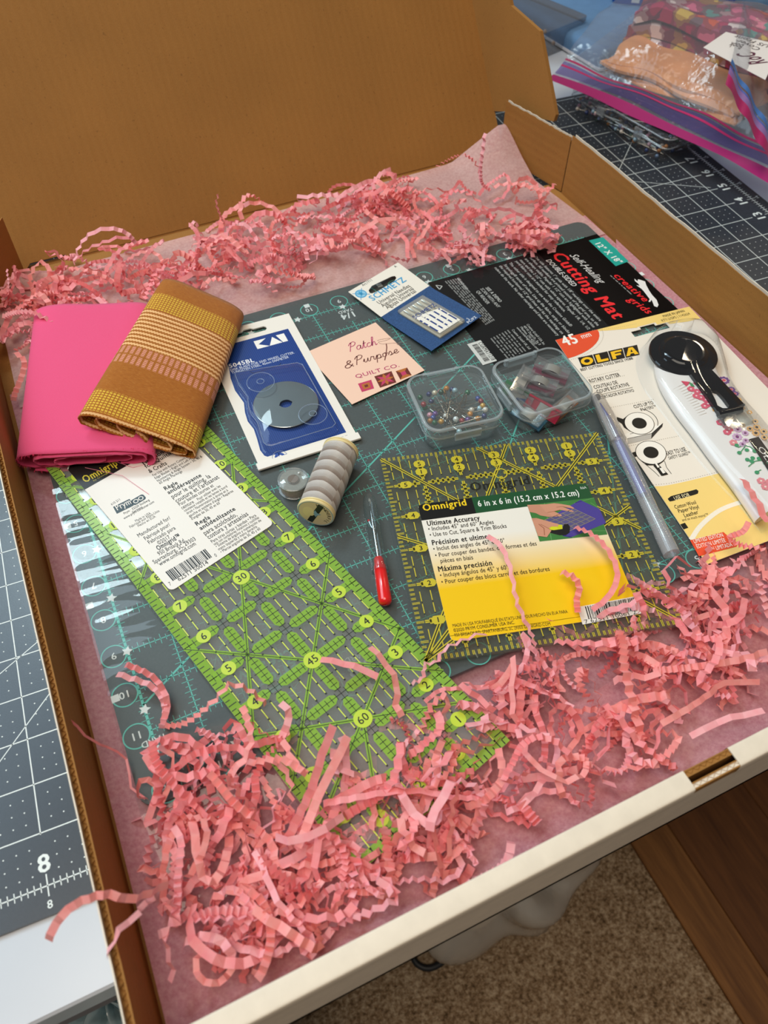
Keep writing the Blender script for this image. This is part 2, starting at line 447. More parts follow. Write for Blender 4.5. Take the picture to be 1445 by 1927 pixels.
MZ = -.5
ux = Vector((.9987, -.05, 0)); uy = Vector((.05, .9987, 0))
o8 = Vector((-2.62, -.94, MZ)) - ux*8.0        # mat corner of the scale: line 8 of 36 passes by the box's left side
mf = Frame(o8, ux, uy)
def mat_dark(name, c, rough, spec):
    m, n, b = base_mat(name)
    co = n.new('ShaderNodeTexCoord').outputs['Object']
    n.put(b.inputs['Base Color'], n.ramp(n.noise(co, 700, 2), [(.3, tuple(x*.9 for x in lin(c)[:3])+(1,)), (.7, lin(c))]))
    b.inputs['Roughness'].default_value = rough; b.inputs['Specular IOR Level'].default_value = spec
    n.put(b.inputs['Normal'], n.bump(n.noise(co, 1600, 2), .12, .0003))
    return m
bm = thing('cutting_mat', 'large charcoal cutting mat with white inch grid lying under the box', 'cutting mat', (10, 12, TZ+.005))
mb = MB(); mb.loft([(rrect(17.62, 11.68, 36.5, 24.45, .3, 3), -.07), (rrect(17.62, 11.68, 36.5, 24.45, .3, 3), 0)], 0, mf)
mb.build('mat_sheet', mat_dark('charcoal_mat', '#30363e', .27, .5), bm)
P = Print(mf, .0); W_ = '#dfe6e4'
P.rough = .5
gx = lambda i: 8+(i-8)*.975
gy = lambda j: j*1.03
for i in range(36):
    x = gx(i)
    if i == 8: P.rect(W_, x-.012, 1, x+.012, gy(23)); P.rect(W_, x-.012, -.2, x+.012, .22)
    else: P.rect(W_, x-.012, -.2, x+.012, gy(23))
for j in range(24): P.rect(W_, -.2, gy(j)-.012, 34.7, gy(j)+.012)
P.rect(W_, 35.44, -.2, 35.464, gy(23)); P.rect(W_, 35.2, gy(0)-.012, 35.45, gy(0)+.012)
for i in range(35*8):
    if i % 8: x = gx(i/8); P.rect(W_, x-.009, -.09, x+.009, .09)
for j in range(23*8):
    y = gy(j/8); h = .1 if j % 8 else .2; P.rect(W_, 35.452-h, y-.009, 35.452+h, y+.009)
for i in list(range(4, 9))+list(range(26, 35)):
    for j in range(23):
        for a in range(1, 4):
            for b in range(1, 4):
                x, y = gx(i+a/4), gy(j+b/4)
                P.poly(W_, [(x-.018, y), (x, y-.018), (x+.018, y), (x, y+.018)])
P.line(W_, [(5.2, 0.6), (12, 7.4)], .02); P.line(W_, [(3.0, 2.2), (12, 7.4)], .02); P.line(W_, [(24, 10), (34, 20)], .02); P.line(W_, [(27, 20), (34.5, 15.6)], .02)
for i in range(1, 35):
    P.text(W_, str(i), (gx(i), .27), size=.34, bold=.04, align='c'); P.text(W_, str(i), (gx(i), -.42), size=.15, bold=.02, align='c')
for j in range(1, 23):
    P.text(W_, str(j), (35.16, gy(j)), size=.34, bold=.04, rot=math.pi/2, align='c'); P.text(W_, str(j), (35.78, gy(j)), size=.12, rot=math.pi/2, align='c')
P.build('grid_print', bm)

# ---------------------------------------------------------------- the open mailer box
XL, XR, YF, YB, ZB, ZW = -1.2, 19.06, -4.6, 15.75, -.3, 1.86
bx = thing('mailer_box', 'open brown cardboard mailer box with white rolled front edge, lid leaning back', 'box', (9, 6, -.49))
mb = MB(); mb.box((XL-.15, YF-.36, -.49), (XR+.15, YB, ZB)); mb.build('floor_panel', kraft_n, bx)
mb = MB(); mb.box((XL-.1, YB, -.48), (XR-.4, 18.75, -.32)); mb.build('back_panel', kraft_x, bx)
def flutes(mb, a, b, up, nrm, th, per=.15, top=0.0):
    """zigzag corrugation seen on a cut edge: a ribbon between the two liners"""
    a, b, up, nrm = map(Vector, (a, b, up, nrm)); L = (b-a).length; n = int(L/per)*2; d = (b-a)/n
    for i in range(n):
        p = a+d*i+nrm*(th*.3*(1 if i % 2 else -1)); q = a+d*(i+1)+nrm*(th*.3*(-1 if i % 2 else 1))
        mb.add([p-up, q-up, q, p], [(0, 1, 2, 3)])
def wall_board(name, p0, p1, z0, z1, nrm, th, mi, parent, ears=None, mo=None):
    """two liners with the corrugation between them"""
    p0, p1, nrm = Vector(p0), Vector(p1), Vector(nrm).normalized(); U = (p1-p0).normalized(); L = (p1-p0).length
    fr = Frame(p0, U, (0, 0, 1)); s_ = 1 if fr.n.dot(nrm) > 0 else -1
    mb = MB(); r = random.Random(len(name)*7+int(L*10))
    top = [(L*i/40, z1+r.uniform(-.02, .02)) for i in range(41)]
    pts = [(0, z0), (L, z0)] + top[::-1]
    for h0, h1, k in ((0, .025, 0), (th-.025, th, 1)):
        mb.prism(pts, min(s_*h0, s_*h1), max(s_*h0, s_*h1), k, fr)
    mb.add([fr(x, y, s_*h) for h in (.02, th-.02) for x, y in ((0, z1-.16), (L, z1-.16))], [(0, 1, 3, 2)], 0)
    o = mb.build(name, [mi, mo or white_board], parent)
    fm = MB(); flutes(fm, fr(0, z1-.12, s_*th/2), fr(L, z1-.12, s_*th/2), (0, 0, .06), fr.n, th); fm.build('corrugation', kraft_n, o, kind='stuff')
    return o
wall_board('left_wall', (XL, YF-.3, 0), (XL, 15.0, 0), -.47, ZW, (-1, 0, 0), .16, kraft_z, bx)
wall_board('right_wall', (XR, YF-.3, 0), (XR, 15.05, 0), -.47, ZW+.02, (1, 0, 0), .16, kraft_z, bx)
# corner flaps at the back ends of the side walls, bent inwards
wall_board('corner_flap', (XR, 15.1, 0), (18.34, 18.35, 0), -.25, ZW-.1, (1, .2, 0), .14, kraft_z, bx)
wall_board('corner_flap', (XL, 15.05, 0), (.32, 18.1, 0), -.25, ZW, (-1, .3, 0), .14, kraft_z, bx)
# front: rolled double wall, white outside
fo = MB()
fo.box((XL-.15, -4.96, -.49), (XR+.15, -4.85, ZW-.02)); fo.box((XL, -4.73, ZB), (XR, -4.62, ZW-.02), 1)
SX0, SX1 = 8.52, 9.52
front = fo.build('front_wall', [white_board, kraft_x], bx)
for a, b in ((XL-.16, SX0), (SX1, XR+.16)):
    mb = MB(); prof = [(-4.59, ZW-.30), (-4.60, ZW-.03), (-4.65, ZW+.015), (-4.92, ZW+.015), (-4.98, ZW-.04), (-4.985, ZW-.35)]
    prof = [tuple(p) for p in smooth_path(prof, 3)]
    ring = prof + [(y*.996-.012, z-.03) for y, z in prof[::-1]]
    mb.loft([([(y, z) for y, z in ring], a), ([(y, z) for y, z in ring], b)], 0, lambda y, z, x: (x, y, z))
    mb.build('rolled_edge', white_board, front, 50)
for y in (-4.675, -4.905):
    mb = MB(); flutes(mb, (SX0-.02, y, ZW-.005), (SX1+.02, y, ZW-.005), (0, 0, .3), (0, 1, 0), .10, .13)
    for dy in (-.05, .05): mb.box((SX0-.02, y+dy-.012, ZW-.3), (SX1+.02, y+dy+.012, ZW-.004))
    mb.build('corrugation', kraft_n, front, kind='stuff')
mb = MB(); mb.box((SX0-.1, -4.85, ZW-.9), (SX1+.1, -4.73, ZW-.8)); mb.build('slot_shade', pm('#1c120a', .9), front)  # near-black strip: the hollow slot's shade put into its colour
# lid: hinge line at the back panel's end, leaning back at 52 degrees
a_ = math.radians(52.6); lf = Frame((XL, 18.45, -.28), (1, 0.012, 0), (0, math.cos(a_), math.sin(a_)))
LW = 18.66-XL
mb = MB(); mb.prism([(-.1, .02), (1.6, .02), (1.75, .16), (2.9, .16), (3.0, .03), (LW, .03), (LW, 17.2), (-.1, 17.2)], -.17, 0, 0, lf)
lid = mb.build('lid', kraft_x, bx)
mb = MB(); mb.prism([(.3, -.25), (LW-.3, -.25), (LW-.2, .02), (.2, .02)], -.15, -.02, 0, lf); mb.build('hinge_strip', kraft_n, lid)
ff = Frame((18.64, 18.45, -.28), (.12, -math.sin(a_), math.cos(a_)), (0, math.cos(a_), math.sin(a_)))
pts = [(-.25, 1.55), (1.0, 1.2), (3.1, .32), (3.28, .5), (3.22, 3.2), (1.95, 4.45), (1.9, 8.5), (2.4, 12.5), (-.25, 17)]
mb = MB(); mb.prism(pts, -.14, 0, 0, ff); mb.build('lid_side_flap', kraft_n, lid)

# ---------------------------------------------------------------- tissue paper lining
def sheet(name, poly, z, amp, seed, label, zfun=None, n=60, m=None):
    """tissue sheet: bilinear patch over four corners with soft wrinkles"""
    r = random.Random(seed); A, B, C_, D = [Vector((*p, 0)) for p in poly]
    ws = [(r.uniform(-1, 1)*1.6, r.uniform(-1, 1)*1.6, r.uniform(0, 6), r.uniform(.4, 1)) for _ in range(9)]
    def fn(u, v):
        p = (A*(1-u)+B*u)*(1-v)+(D*(1-u)+C_*u)*v
        h = sum(k[3]*math.sin(k[0]*p.x+k[1]*p.y+k[2]) for k in ws)/4
        zz = z + amp*h
        if zfun: zz += zfun(p.x, p.y)
        return (p.x, p.y, zz)
    mb = MB(); mb.grid(fn, n, n)
    return tag(mb.build(name, m or tissue, None, 180), label, 'tissue paper')
def back_rise(x, y):
    k = max(0, 1-math.hypot(x-18.2, y-18.2)/2.1); e = max(0, (1.4-x)/2.2)*max(0, (y-14.5)/3.5)
    return 1.05*k + .8*min(1, e) + max(0, (y-17.0))*.12
sheet('tissue_sheet', ((-.9, 11.9), (18.95, 12.1), (18.35, 18.3), (-.75, 17.6)), -.2, .02, 3, 'pink tissue paper sheet under the shreds along the lid, far right corner curled up', back_rise, 70, pale_tissue)
sheet('tissue_sheet', ((-1.1, -4.42), (18.98, -4.5), (18.98, 13.4), (-1.08, 12.6)), -.235, .012, 5, 'pink tissue paper sheet lining the box floor under the mat and the front shreds', lambda x, y: max(0, (-x-.6))*.5*(1 if y < 10 else 0) + max(0, -4.1-y)*.6)
sheet('tissue_sheet', ((18.3, -1.5), (19.0, -1.6), (19.02, 11.6), (18.35, 10.6)), -.12, .008, 9, 'narrow pink tissue paper fold showing between black label and right box wall', None, 20)
# ---------------------------------------------------------------- grey cutting mat in its clear bag, with the black insert
TEAL = '#63c3b4'; MW = '#e3e8e6'
cm = thing('cutting_mat', 'dark grey cutting mat with teal grid and circled numbers inside the box', 'cutting mat', (9, 6, -.1))
mb = MB(); mb.loft([(rrect(8.95, 6.18, 19.05, 13.42, .35, 4), -.09), (rrect(8.95, 6.18, 19.05, 13.42, .35, 4), -.004)])
mb.build('mat_sheet', mat_dark('slate_mat', '#565c5c', .42, .4), cm)
F0 = Frame((0, 0, 0), (1, 0, 0), (0, 1, 0))
P = Print(F0, -.004)
for i in range(19): P.rect(TEAL, i-(.03 if i in (0, 18) else .012), 0, i+(.03 if i in (0, 18) else .012), 12)
for j in range(13): P.rect(TEAL, 0, j-.011, 18, j+.011)
for i in range(19):
    for k in range(96):
        if k % 8:
            h = .13 if k % 2 == 0 else .075
            P.rect(TEAL, i-h, k/8-.0065, i+h, k/8+.0065)
for j in range(13):
    for k in range(144):
        if k % 8:
            h = .13 if k % 2 == 0 else .075
            P.rect(TEAL, k/8-.0065, j-h, k/8+.0065, j+h)
P.line(TEAL, [(6, 0), (18, 12)], .045); P.line(TEAL, [(0, 1.61), (18, 12)], .045); P.line(TEAL, [(11.07, 0), (18, 12)], .045)
PI = math.pi
for n_ in range(1, 18):
    x = 18-n_
    for y in (12.29, -.29):
        P.ring(TEAL, x, y, .27, .028, 2); P.text(MW, str(n_), (x, y+.085), size=.17, rot=PI, align='c', bold=.02, layer=3)
P.ring(TEAL, -.02, -.3, .29, .028, 2); P.text(MW, '18', (-.02, -.21), size=.17, rot=PI, align='c', bold=.02, layer=3)
for n_ in range(1, 12):
    y = 12-n_
    for x in (-.30, 18.3):
        P.ring(TEAL, x, y, .27, .028, 2); P.text(MW, str(n_), (x, y+.085), size=.17, rot=PI, align='c', bold=.02, layer=3)
def star(x, y, r=.13):
    P.poly(MW, [(x+(r if k % 2 == 0 else r*.5)*math.sin(k*PI/5+.4), y+(r if k % 2 == 0 else r*.5)*math.cos(k*PI/5+.4)) for k in range(10)], 4)
for k in range(1, 13):
    star(18-1.5*k, 12); star(18-1.5*k, 0)
    if k < 8: star(0, 12-1.5*k); star(18, 12-1.5*k)
def sq(x, y): P.rect(MW, x-.085, y-.085, x+.085, y+.085, 4)
for k in range(1, 8):
    sq(18-2.5*k, 12.5); sq(18-2.5*k, -.5)
    if k < 5: sq(-.5, 12-2.5*k); sq(18.5, 12-2.5*k)
def yard(x, y, fr_):
    P.text(MW, 'YARD', (x, y), size=.14, rot=PI, align='c', bold=.015, layer=4); P.text(MW, fr_, (x, y-.08-.0), size=.3, rot=PI, align='c', bold=.02, layer=4)
for x, s_ in ((9, '1/4'), (13.5, '1/8'), (4.5, '3/8')):
    P.rect('#565c5c', x-.2, 11.25, x+.2, 11.85, 3); P.text(MW, 'YARD', (x, 11.83), size=.13, rot=PI, align='c', bold=.015, layer=4); P.text(MW, s_, (x, 11.66), size=.26, rot=PI, align='c', bold=.03, layer=4)
for x, s_ in ((0, '1/2'), (9, '1/4'), (4.5, '3/8')):
    P.rect('#565c5c', x-.22, .2, x+.22, .82, 3); P.text(MW, 'YARD', (x, .82), size=.14, rot=PI, align='c', bold=.015, layer=4); P.text(MW, s_, (x, .62), size=.30, rot=PI, align='c', bold=.03, layer=4)
# round maker's stamp low on the mat
lx, ly = 2.55, 1.5
P.ring(TEAL, lx, ly, .98, .02, 2)
P.text(TEAL, 'creative', (lx-.02, ly+.02), size=.30, rot=PI+.05, align='c', bold=.035, layer=3); P.text(TEAL, 'grids', (lx+.28, ly-.30), size=.30, rot=PI+.05, align='c', bold=.035, layer=3)
P.poly(TEAL, [(lx-.65, ly-.72), (lx-.2, ly-.66), (lx+.3, ly-.62), (lx+.62, ly-.45), (lx+.6, ly-.56), (lx+.25, ly-.74), (lx-.25, ly-.8)], 3)
P.text(TEAL, 'UK - www.creativegrids.com', (lx, ly+.36), size=.085, rot=PI+.05, align='c', layer=3); P.text(TEAL, 'USA - www.creativegridsusa.com', (lx, ly+.52), size=.085, rot=PI+.05, align='c', layer=3)
P.build('grid_print', cm)

# clear bag around the mat: rippled at the left, loose flap beyond the near edge
film = clear('clear_bag_film', '#f4f7f7', 1.0, 1.45, .012, '#cfd8dc', .02)
rr = random.Random(11)
rip = [(rr.uniform(9, 26), rr.uniform(-1.2, 1.2), rr.uniform(0, 6.3), rr.uniform(.3, 1)) for _ in range(7)]
def film_z(x, y):
    a = math.exp(-max(0, x-.5)/1.3)*(.35+.65*min(1, max(0, (y-2)/4)))
    h = sum(k[3]*math.sin(k[0]*y*.55+k[1]*x*2+k[2]+.8*math.sin(x*2.1+k[2])) for k in rip)/7
    edge = min(1, (x+.62)/.12)
    return .034 + .020*a*h*edge
bag = MB()
X = [-.62+i*.09 for i in range(42)]+[3.2+i*.8 for i in range(17)]; Y = [-.62+j*.028 for j in range(486)]
bag.add([(x, y, film_z(x, y)) for y in Y for x in X], [(j*len(X)+i, j*len(X)+i+1, (j+1)*len(X)+i+1, (j+1)*len(X)+i) for j in range(len(Y)-1) for i in range(len(X)-1)])
flap = lambda u, v: (-.62+u*(15.2-u*v*1.2)+v*.25, -.62-v*(2.3-1.3*u), .03-.16*min(1, v*3)+.02*math.sin(u*30+v*6)*v)
bag.grid(flap, 80, 16)
bag.build('plastic_bag', film, None, 180, 'clear plastic bag around the grey mat, rippled and shining at its left edge', 'plastic bag')

F1 = Frame.px(.008, (918, 707), (1289, 577), (804, 530))
F1 = Frame((12.0, 7.25, .008), (1, 0, 0), (0, 1, 0))
bl_ = thing('label_insert', 'black cutting mat label sheet with red lettering at the right side of the box', 'label', (15.2, 9.6, .006))
mb = MB(); mb.prism([(-.03, 0), (6.45, 0), (6.45, 4.72), (-.03, 4.72)], -.006, .004, 0, F1); mb.build('sheet', pm('#0a090a', .5, 0, .12), bl_)
P = Print(F1, .004); RED = '#e8232b'; G1 = '#d9d7d4'; G2 = '#8d8b89'
P.ppoly('#1aa193', [(1107.7, 452.9), (1134.5, 446.4), (1183, 492), (1158.5, 501.1)], 1)
P.ptext('#e9eeea', '12" X 18"', (1117.5, 458), (1163, 497), .22, bold=.05)
P.text(RED, 'Cutting Mat', F1.loc(1036, 479), F1.loc(1156, 602), .46, bold=.06, shear=.12)
P.ptext(G1, 'DOUBLE-SIDED', (1026, 490), (1077.6, 540), .19, bold=.02, shear=.12)
# handwritten 'Self-Healing'
P.ptext(G1, 'Self-Healing', (1070, 480), (1127, 533), .28, shear=.35, bold=-.008)
P.ptext(RED, 'creative', (1152.7, 518.3), (1212, 569), .26, bold=.035, shear=.18); P.ptext(RED, 'grids', (1179.5, 564.4), (1219, 592), .28, bold=.035, shear=.18)
P.bars(G2, F1.loc(1147, 519), F1.loc(1188, 556), .06, 4)
fx = [(995, 395), (1022, 418), (1028, 400), (1062, 410), (1090, 420), (1098, 450), (1125, 500), (1152, 540), (1190, 580), (1207, 625), (1195, 645), (1168, 635), (1155, 600), (1145, 580), (1132, 600), (1118, 596), (1130, 575), (1110, 548), (1075, 503), (1062, 488), (1045, 475), (1012, 452), (1042, 458), (1030, 440), (1000, 415)]
P.ppoly('#e9e7e4', [(980+x/4.661, 440+y/4.661) for x, y in fx], 2)
for t_, a, b in (('One side features 1" grids with 1/8" markings over the entire', (1004.3, 483.2), (1128, 605)), ('surface. All numbers are printed outside of the grid area, so the', (995.9, 485.4), (1123.7, 613.8)),
    ('are always visible. Popular 1 1/2" cuts are highlighted with white', (986.6, 487.6), (1116, 617)), ('stars and the 2 1/2" cuts with white squares. Popular 1/8, 1/4, 1/2', (977, 489.8), (1106, 621)),
    ('yard fabric cuts are marked for easy reference.', (969, 492), (1061.5, 588)), ('The other side is designed to use with the Creative Grids\u00ae', (957, 495.4), (1072.3, 615)),
    ('Stripology\u00ae series of rulers. Line up the fabric, strips or blocks', (947.2, 498.7), (1069, 628)), ('the required horizontal 1/2" grid lines and let the markings on', (938.4, 500.9), (1056.8, 629.3)),
    ('rulers do the work. No other markings and lines are necessary', (929.5, 504.2), (1048, 632.6))):
    P.ptext(G1, t_, a, b, .105, bold=.012)
for t_, a, b, k in (('SEE A DEMO', (912.9, 541.9), (939.5, 569.5), .03), ('SCAN WITH ANY', (902.9, 544), (936.1, 579.5), 0), ('QR READER', (895.2, 548.5), (916.2, 572.9), 0)):
    P.ptext(G1, t_, a, b, .12, bold=k)
for i in range(6):
    P.bars(G2, F1.loc(859-i*4.6, 524+i*1.2), F1.loc(928-i*3, 604+i*1.6), .07, 20+i)
P.line(G1, [F1.loc(*p) for p in ((820, 537), (832, 538.5), (827, 545), (820, 537))], .03)
P.ptext(G1, 'USE AND CARE:', (859, 524), (877, 546), .09, bold=.02)
for k, (a, b, t_) in enumerate((((990, 611), (1023, 650), 'Creative Grids\u00ae USA, Inc.'), ((984, 614), (1014, 650), '400 W. Dussel Dr., Ste. B'), ((978, 616), (1006, 649), 'Maumee, OH 43537'), ((971, 617), (1011, 659), 'www.creativegridsusa.com'),
    ((962, 621), (995, 658), 'Creative Grids\u00ae UK, Ltd'))):
    P.ptext(G1, t_, a, b, .085)
for i in range(7): P.bars(G2, F1.loc(953-i*5.2, 622+i*2.6), F1.loc(987-i*5.4, 662+i*2.4), .07, 40+i)
q = [F1.loc(*p) for p in ((878.6, 648.1), (908.5, 687.5), (935, 679.1), (904, 640.4))]
P.poly('#e6e3de', q, 2)
f4 = lambda u, v: tuple((q[0][i]*(1-u)+q[1][i]*u)*(1-v)+(q[3][i]*(1-u)+q[2][i]*u)*v for i in (0, 1))
P.barcode([f4(.1, .25), f4(.9, .25), f4(.9, .62), f4(.1, .62)], '', 8, 3)
P.text('#151515', 'CGRMAT1218', f4(.08, .7), f4(.94, .7), .14, 3, bold=.02)
P.build('print', bl_)

# ---------------------------------------------------------------- 6 inch square ruler with yellow label
F6 = Frame((7.34, 5.66, .16), (5.73, -1.59, 0), (1.56, 5.68, 0)); TLx = 0
o6 = F6.o - F6.y*5.95; F6 = Frame(o6, F6.x, F6.y)          # origin at its lower left corner
F6 = Frame((F6.o.x, F6.o.y, .075), F6.x, F6.y); H6 = .11
acry = clear('clear_acrylic', '#e9ece6', 1.0, 1.42, .09, '#b9bbae', .02)
sr = thing('square_ruler', 'clear square acrylic ruler with yellow markings and a yellow product label', 'ruler', tuple(F6(3, 3, 0)))
L6 = 5.95
mb = MB(); mb.loft([(rrect(L6/2, L6/2, L6, L6, .06, 2), 0), (rrect(L6/2, L6/2, L6, L6, .06, 2), H6-.02), (rrect(L6/2, L6/2, L6-.05, L6-.05, .06, 2), H6)], 0, F6)
mb.build('ruler_body', acry, sr)
YEL = '#cdbd2c'; K = '#151510'
P = Print(F6, H6+.001); u1 = L6/6
def bone(x0, y0, x1, y1, ends=.05):
    """yellow-outlined scale line with its ticks"""
    L = math.hypot(x1-x0, y1-y0); ux_, uy_ = (x1-x0)/L, (y1-y0)/L
    P.line(YEL, [(x0, y0), (x1, y1)], .075, 1); n = int(round(L/.125))
    for k in range(1, n):
        t = k/n; h = .11 if k % 2 == 0 else .075
        cx, cy = x0+(x1-x0)*t, y0+(y1-y0)*t
        P.line(YEL, [(cx-uy_*h, cy+ux_*h), (cx+uy_*h, cy-ux_*h)], .055, 1); P.line('#4a4720', [(cx-uy_*h*.8, cy+ux_*h*.8), (cx+uy_*h*.8, cy-ux_*h*.8)], .01, 3)
    P.line('#4a4720', [(x0, y0), (x1, y1)], .012, 3)
for k in range(1, 48):                          # edge ticks as yellow loops on the four sides
    t = k*u1/8; h = .2 if k % 4 == 0 else .13
    for a, b in (((t, .02), (t, h)), ((t, L6-.02), (t, L6-h)), ((.02, t), (h, t)), ((L6-.02, t), (L6-h, t))):
        P.line(YEL, [a, b], .05, 1); P.line('#4d4d3c', [a, b], .016, 2)
for i in range(1, 6):
    for k in range(6):
        g = .1
        bone(i*u1, k*u1+g+(.12 if k == 0 else 0), i*u1, (k+1)*u1-g-(.12 if k == 5 else 0)); bone(k*u1+g+(.12 if k == 0 else 0), i*u1, (k+1)*u1-g-(.12 if k == 5 else 0), i*u1)
for i in range(6):
    for k in range(6):
        for m_ in (1, 2, 3):
            x = i*u1+m_*u1/4; a, b = k*u1+.2*u1, k*u1+.8*u1
            P.line(YEL, [(x, a), (x, b)], .022, 1); P.line(K, [(x, (a+b)/2-.03), (x, (a+b)/2+.03)], .02, 2); P.rect(K, x-.015, a-.015, x+.015, a+.015, 2)
def dbl(a, b):
    L = math.hypot(b[0]-a[0], b[1]-a[1]); nx, ny = -(b[1]-a[1])/L*.028, (b[0]-a[0])/L*.028
    for s_ in (1, -1): P.line(YEL, [(a[0]+nx*s_, a[1]+ny*s_), (b[0]+nx*s_, b[1]+ny*s_)], .026, 4)
    P.line(K, [a, b], .02, 4)
dbl((.03, L6-.03), (L6-.03, .03)); dbl((.03, .03), (L6-.03, L6-.03)); dbl((.03, 2.3*1.48), (3.4, L6*.5-1.5)); dbl((.03, .03), (3.4, 5.89)); dbl((.03, .03), (5.89, 3.4)); dbl((L6-.03, L6*.45), (2.6, 5.9))
def badge(x, y, t_, r=.135):
    P.poly(YEL, [(x-r*1.1, y-.05), (x-r*.7, y-r*.8), (x+r*.7, y-r*.8), (x+r*1.1, y-.05), (x+r*1.1, y+.05), (x+r*.7, y+r*.8), (x-r*.7, y+r*.8), (x-r*1.1, y+.05)], 5)
    P.text(K, t_, (x, y-.065), size=.13, bold=.03, align='c', layer=6)
for i in range(1, 6):
    badge(i*u1, L6-.36, str(6-i)); badge(i*u1, L6-.63, str(i))
    badge(.52, i*u1, str(i)); badge(L6-.52, i*u1, str(i))
P.ring(YEL, 3*u1+.02, 5*u1-.02, .16, .03, 6)
P.ptext('#16180f', 'Omnigrid', (886, 929), (999.8, 914.6), .27, bold=.045)
P.build('scale_print', sr)
FL = Frame(tuple(F6(*F6.loc(850, 1207.5), H6+.008)), F6(*F6.loc(1206, 1155))-F6(*F6.loc(850, 1207.5)), F6.y)
FL = Frame.px(FL.o.z, (849, 1207.5), (1206, 1154), (788, 950))
WL = (at(1206, 1154, FL.o.z)-at(849, 1207.5, FL.o.z)).length; HL = FL.loc(788, 950)[1]
lab = rrect(WL/2, HL/2, WL, HL, .12, 4)
mb = MB(); mb.prism(lab, 0, .008, 0, FL); yl = mb.build('product_label', pm('#efe9da', .4), sr, label='yellow and white product label with a green header')
P = Print(FL, .008); P.rough = .38
def blend(a, b, t): 
    A = [int(a[i:i+2], 16) for i in (1, 3, 5)]; B = [int(b[i:i+2], 16) for i in (1, 3, 5)]
    return '#%02x%02x%02x' % tuple(int(x+(y-x)*t) for x, y in zip(A, B))
hd = HL-.50                                       # underside of the header band
def fade_mat(fr, y0, y1, c0, c1):
    """printed colour fade along a label's height"""
    m, n, b = base_mat('yellow_fade_print')
    g = n.new('ShaderNodeNewGeometry'); d = n.new('ShaderNodeVectorMath', operation='DOT_PRODUCT'); n.l.new(g.outputs['Position'], d.inputs[0]); d.inputs[1].default_value = tuple(fr.y/S)
    t = n.math('DIVIDE', n.math('SUBTRACT', d.outputs['Value'], fr.o.dot(fr.y)+y0), y1-y0)
    n.put(b.inputs['Base Color'], n.ramp(t, [(0, lin(c0)), (1, lin(c1))])); b.inputs['Roughness'].default_value = .38
    return m
P.rect(fade_mat(FL, .40*hd, hd*.80, '#f9ca05', '#f3efe4'), 0, .13, WL, hd, 1)
P.poly('#f9ca05', [(.12, 0), (WL-.12, 0), (WL-.03, .03), (WL, .14), (0, .14), (.03, .03)], 1)
xk = FL.loc(887, 937)[0]
P.poly('#0b0b0b', [(0, hd), (xk, hd), (xk, HL), (.12, HL), (.03, HL-.03), (0, HL-.12)], 2)
P.poly('#17502c', [(xk, hd), (WL, hd), (WL, HL-.12), (WL-.03, HL-.03), (WL-.12, HL), (xk, HL)], 2)
P.ptext('#f3cf1c', 'Omnigrid', (796.3, 962.3), (880, 951), .21, bold=.045, layer=3)
P.ptext('#eef0ea', '6 in x 6 in (15.2 cm x 15.2 cm)', (900, 954), (1091.6, 932.4), .19, bold=.04, layer=3)
P.ptext('#dfe6df', 'R6A', (1092.5, 921.5), (1104, 919.6), .08, layer=3)
DK = '#14130f'
for t_, a, b, sz, bo in (('Ultimate Accuracy', (803.8, 990.2), (903.5, 979), .15, .04), ('\u2022 Includes 45\u00b0 and 60\u00b0 Angles', (805.9, 1000), (929.7, 986), .125, .008), ('\u2022 Use to Cut, Square & Trim Blocks', (808.8, 1011), (954, 993.5), .125, .008),
    ('Pr\u00e9cision et ultimes', (813, 1026.7), (924, 1013.4), .15, .04), ('\u2022 Inclut des angles de 45\u00b0 et 60\u00b0', (815.4, 1037.5), (951, 1021), .125, .008), ('\u2022 Pour couper des bandes, des formes et des', (819, 1049.6), (1010.6, 1026.7), .125, .008),
    ('pi\u00e8ces en biais', (828.7, 1060), (891, 1053), .125, .008), ('M\u00e1xima precisi\u00f3n', (824.6, 1076.5), (927.6, 1064), .15, .04), ('\u2022 Incluye \u00e1ngulos de 45\u00b0 y 60\u00b0', (828, 1087.3), (957.5, 1071.6), .125, .008),
    ('\u2022 Pour couper des blocs carr\u00e9s et des bordures', (830.8, 1099.8), (1035, 1074.5), .125, .008), ('MADE IN USA FOR/FABRIQU\u00c9 EN ETATS-UNIS POUR/HECHO EN EUA PARA', (851.6, 1181), (1068.4, 1154), .085, 0),
    ('\u00a92020 PRYM CONSUMER USA INC.', (853.7, 1190), (969, 1174.5), .085, .012), ('950 BRISACK RD, SPARTANBURG, SC 29303 OMNIGRID.COM', (855, 1199), (1036.4, 1177), .085, 0)):
    P.ptext(DK, t_, a, b, sz, bold=bo, layer=4)
# the little photograph on the label: two hands, ruler on violet cloth, roller cutter on a green mat
def lp(x, y): return FL.loc(980+x/9.03, 900+y/9.03)
P.poly('#3d7d3c', [lp(*p) for p in ((105, 460), (1240, 335), (1470, 960), (318, 1080))], 4)
for a, b in (((400, 430), (520, 1060)), ((1240, 340), (900, 430)), ((1180, 420), (1330, 520)), ((250, 900), (900, 1010)), ((1200, 900), (1440, 900))): P.line('#7fae72', [lp(*a), lp(*b)], .008, 5)
P.poly('#4a3f95', [lp(*p) for p in ((1005, 375), (1335, 530), (1445, 770), (840, 1015), (720, 990), (400, 720), (860, 460))], 5)
P.poly('#5a5583', [lp(*p) for p in ((900, 525), (1262, 697), (835, 900), (400, 715))], 6)
for k in range(6):
    t = k/5
    P.line('#a59b62', [lp(900-500*t, 525+190*t), lp(1262-427*t, 697+203*t)], .009, 7); P.line('#a59b62', [lp(900+362*t, 525+172*t), lp(400+435*t, 715+185*t)], .009, 7)
SK, SK2 = '#c98f74', '#9a5f47'
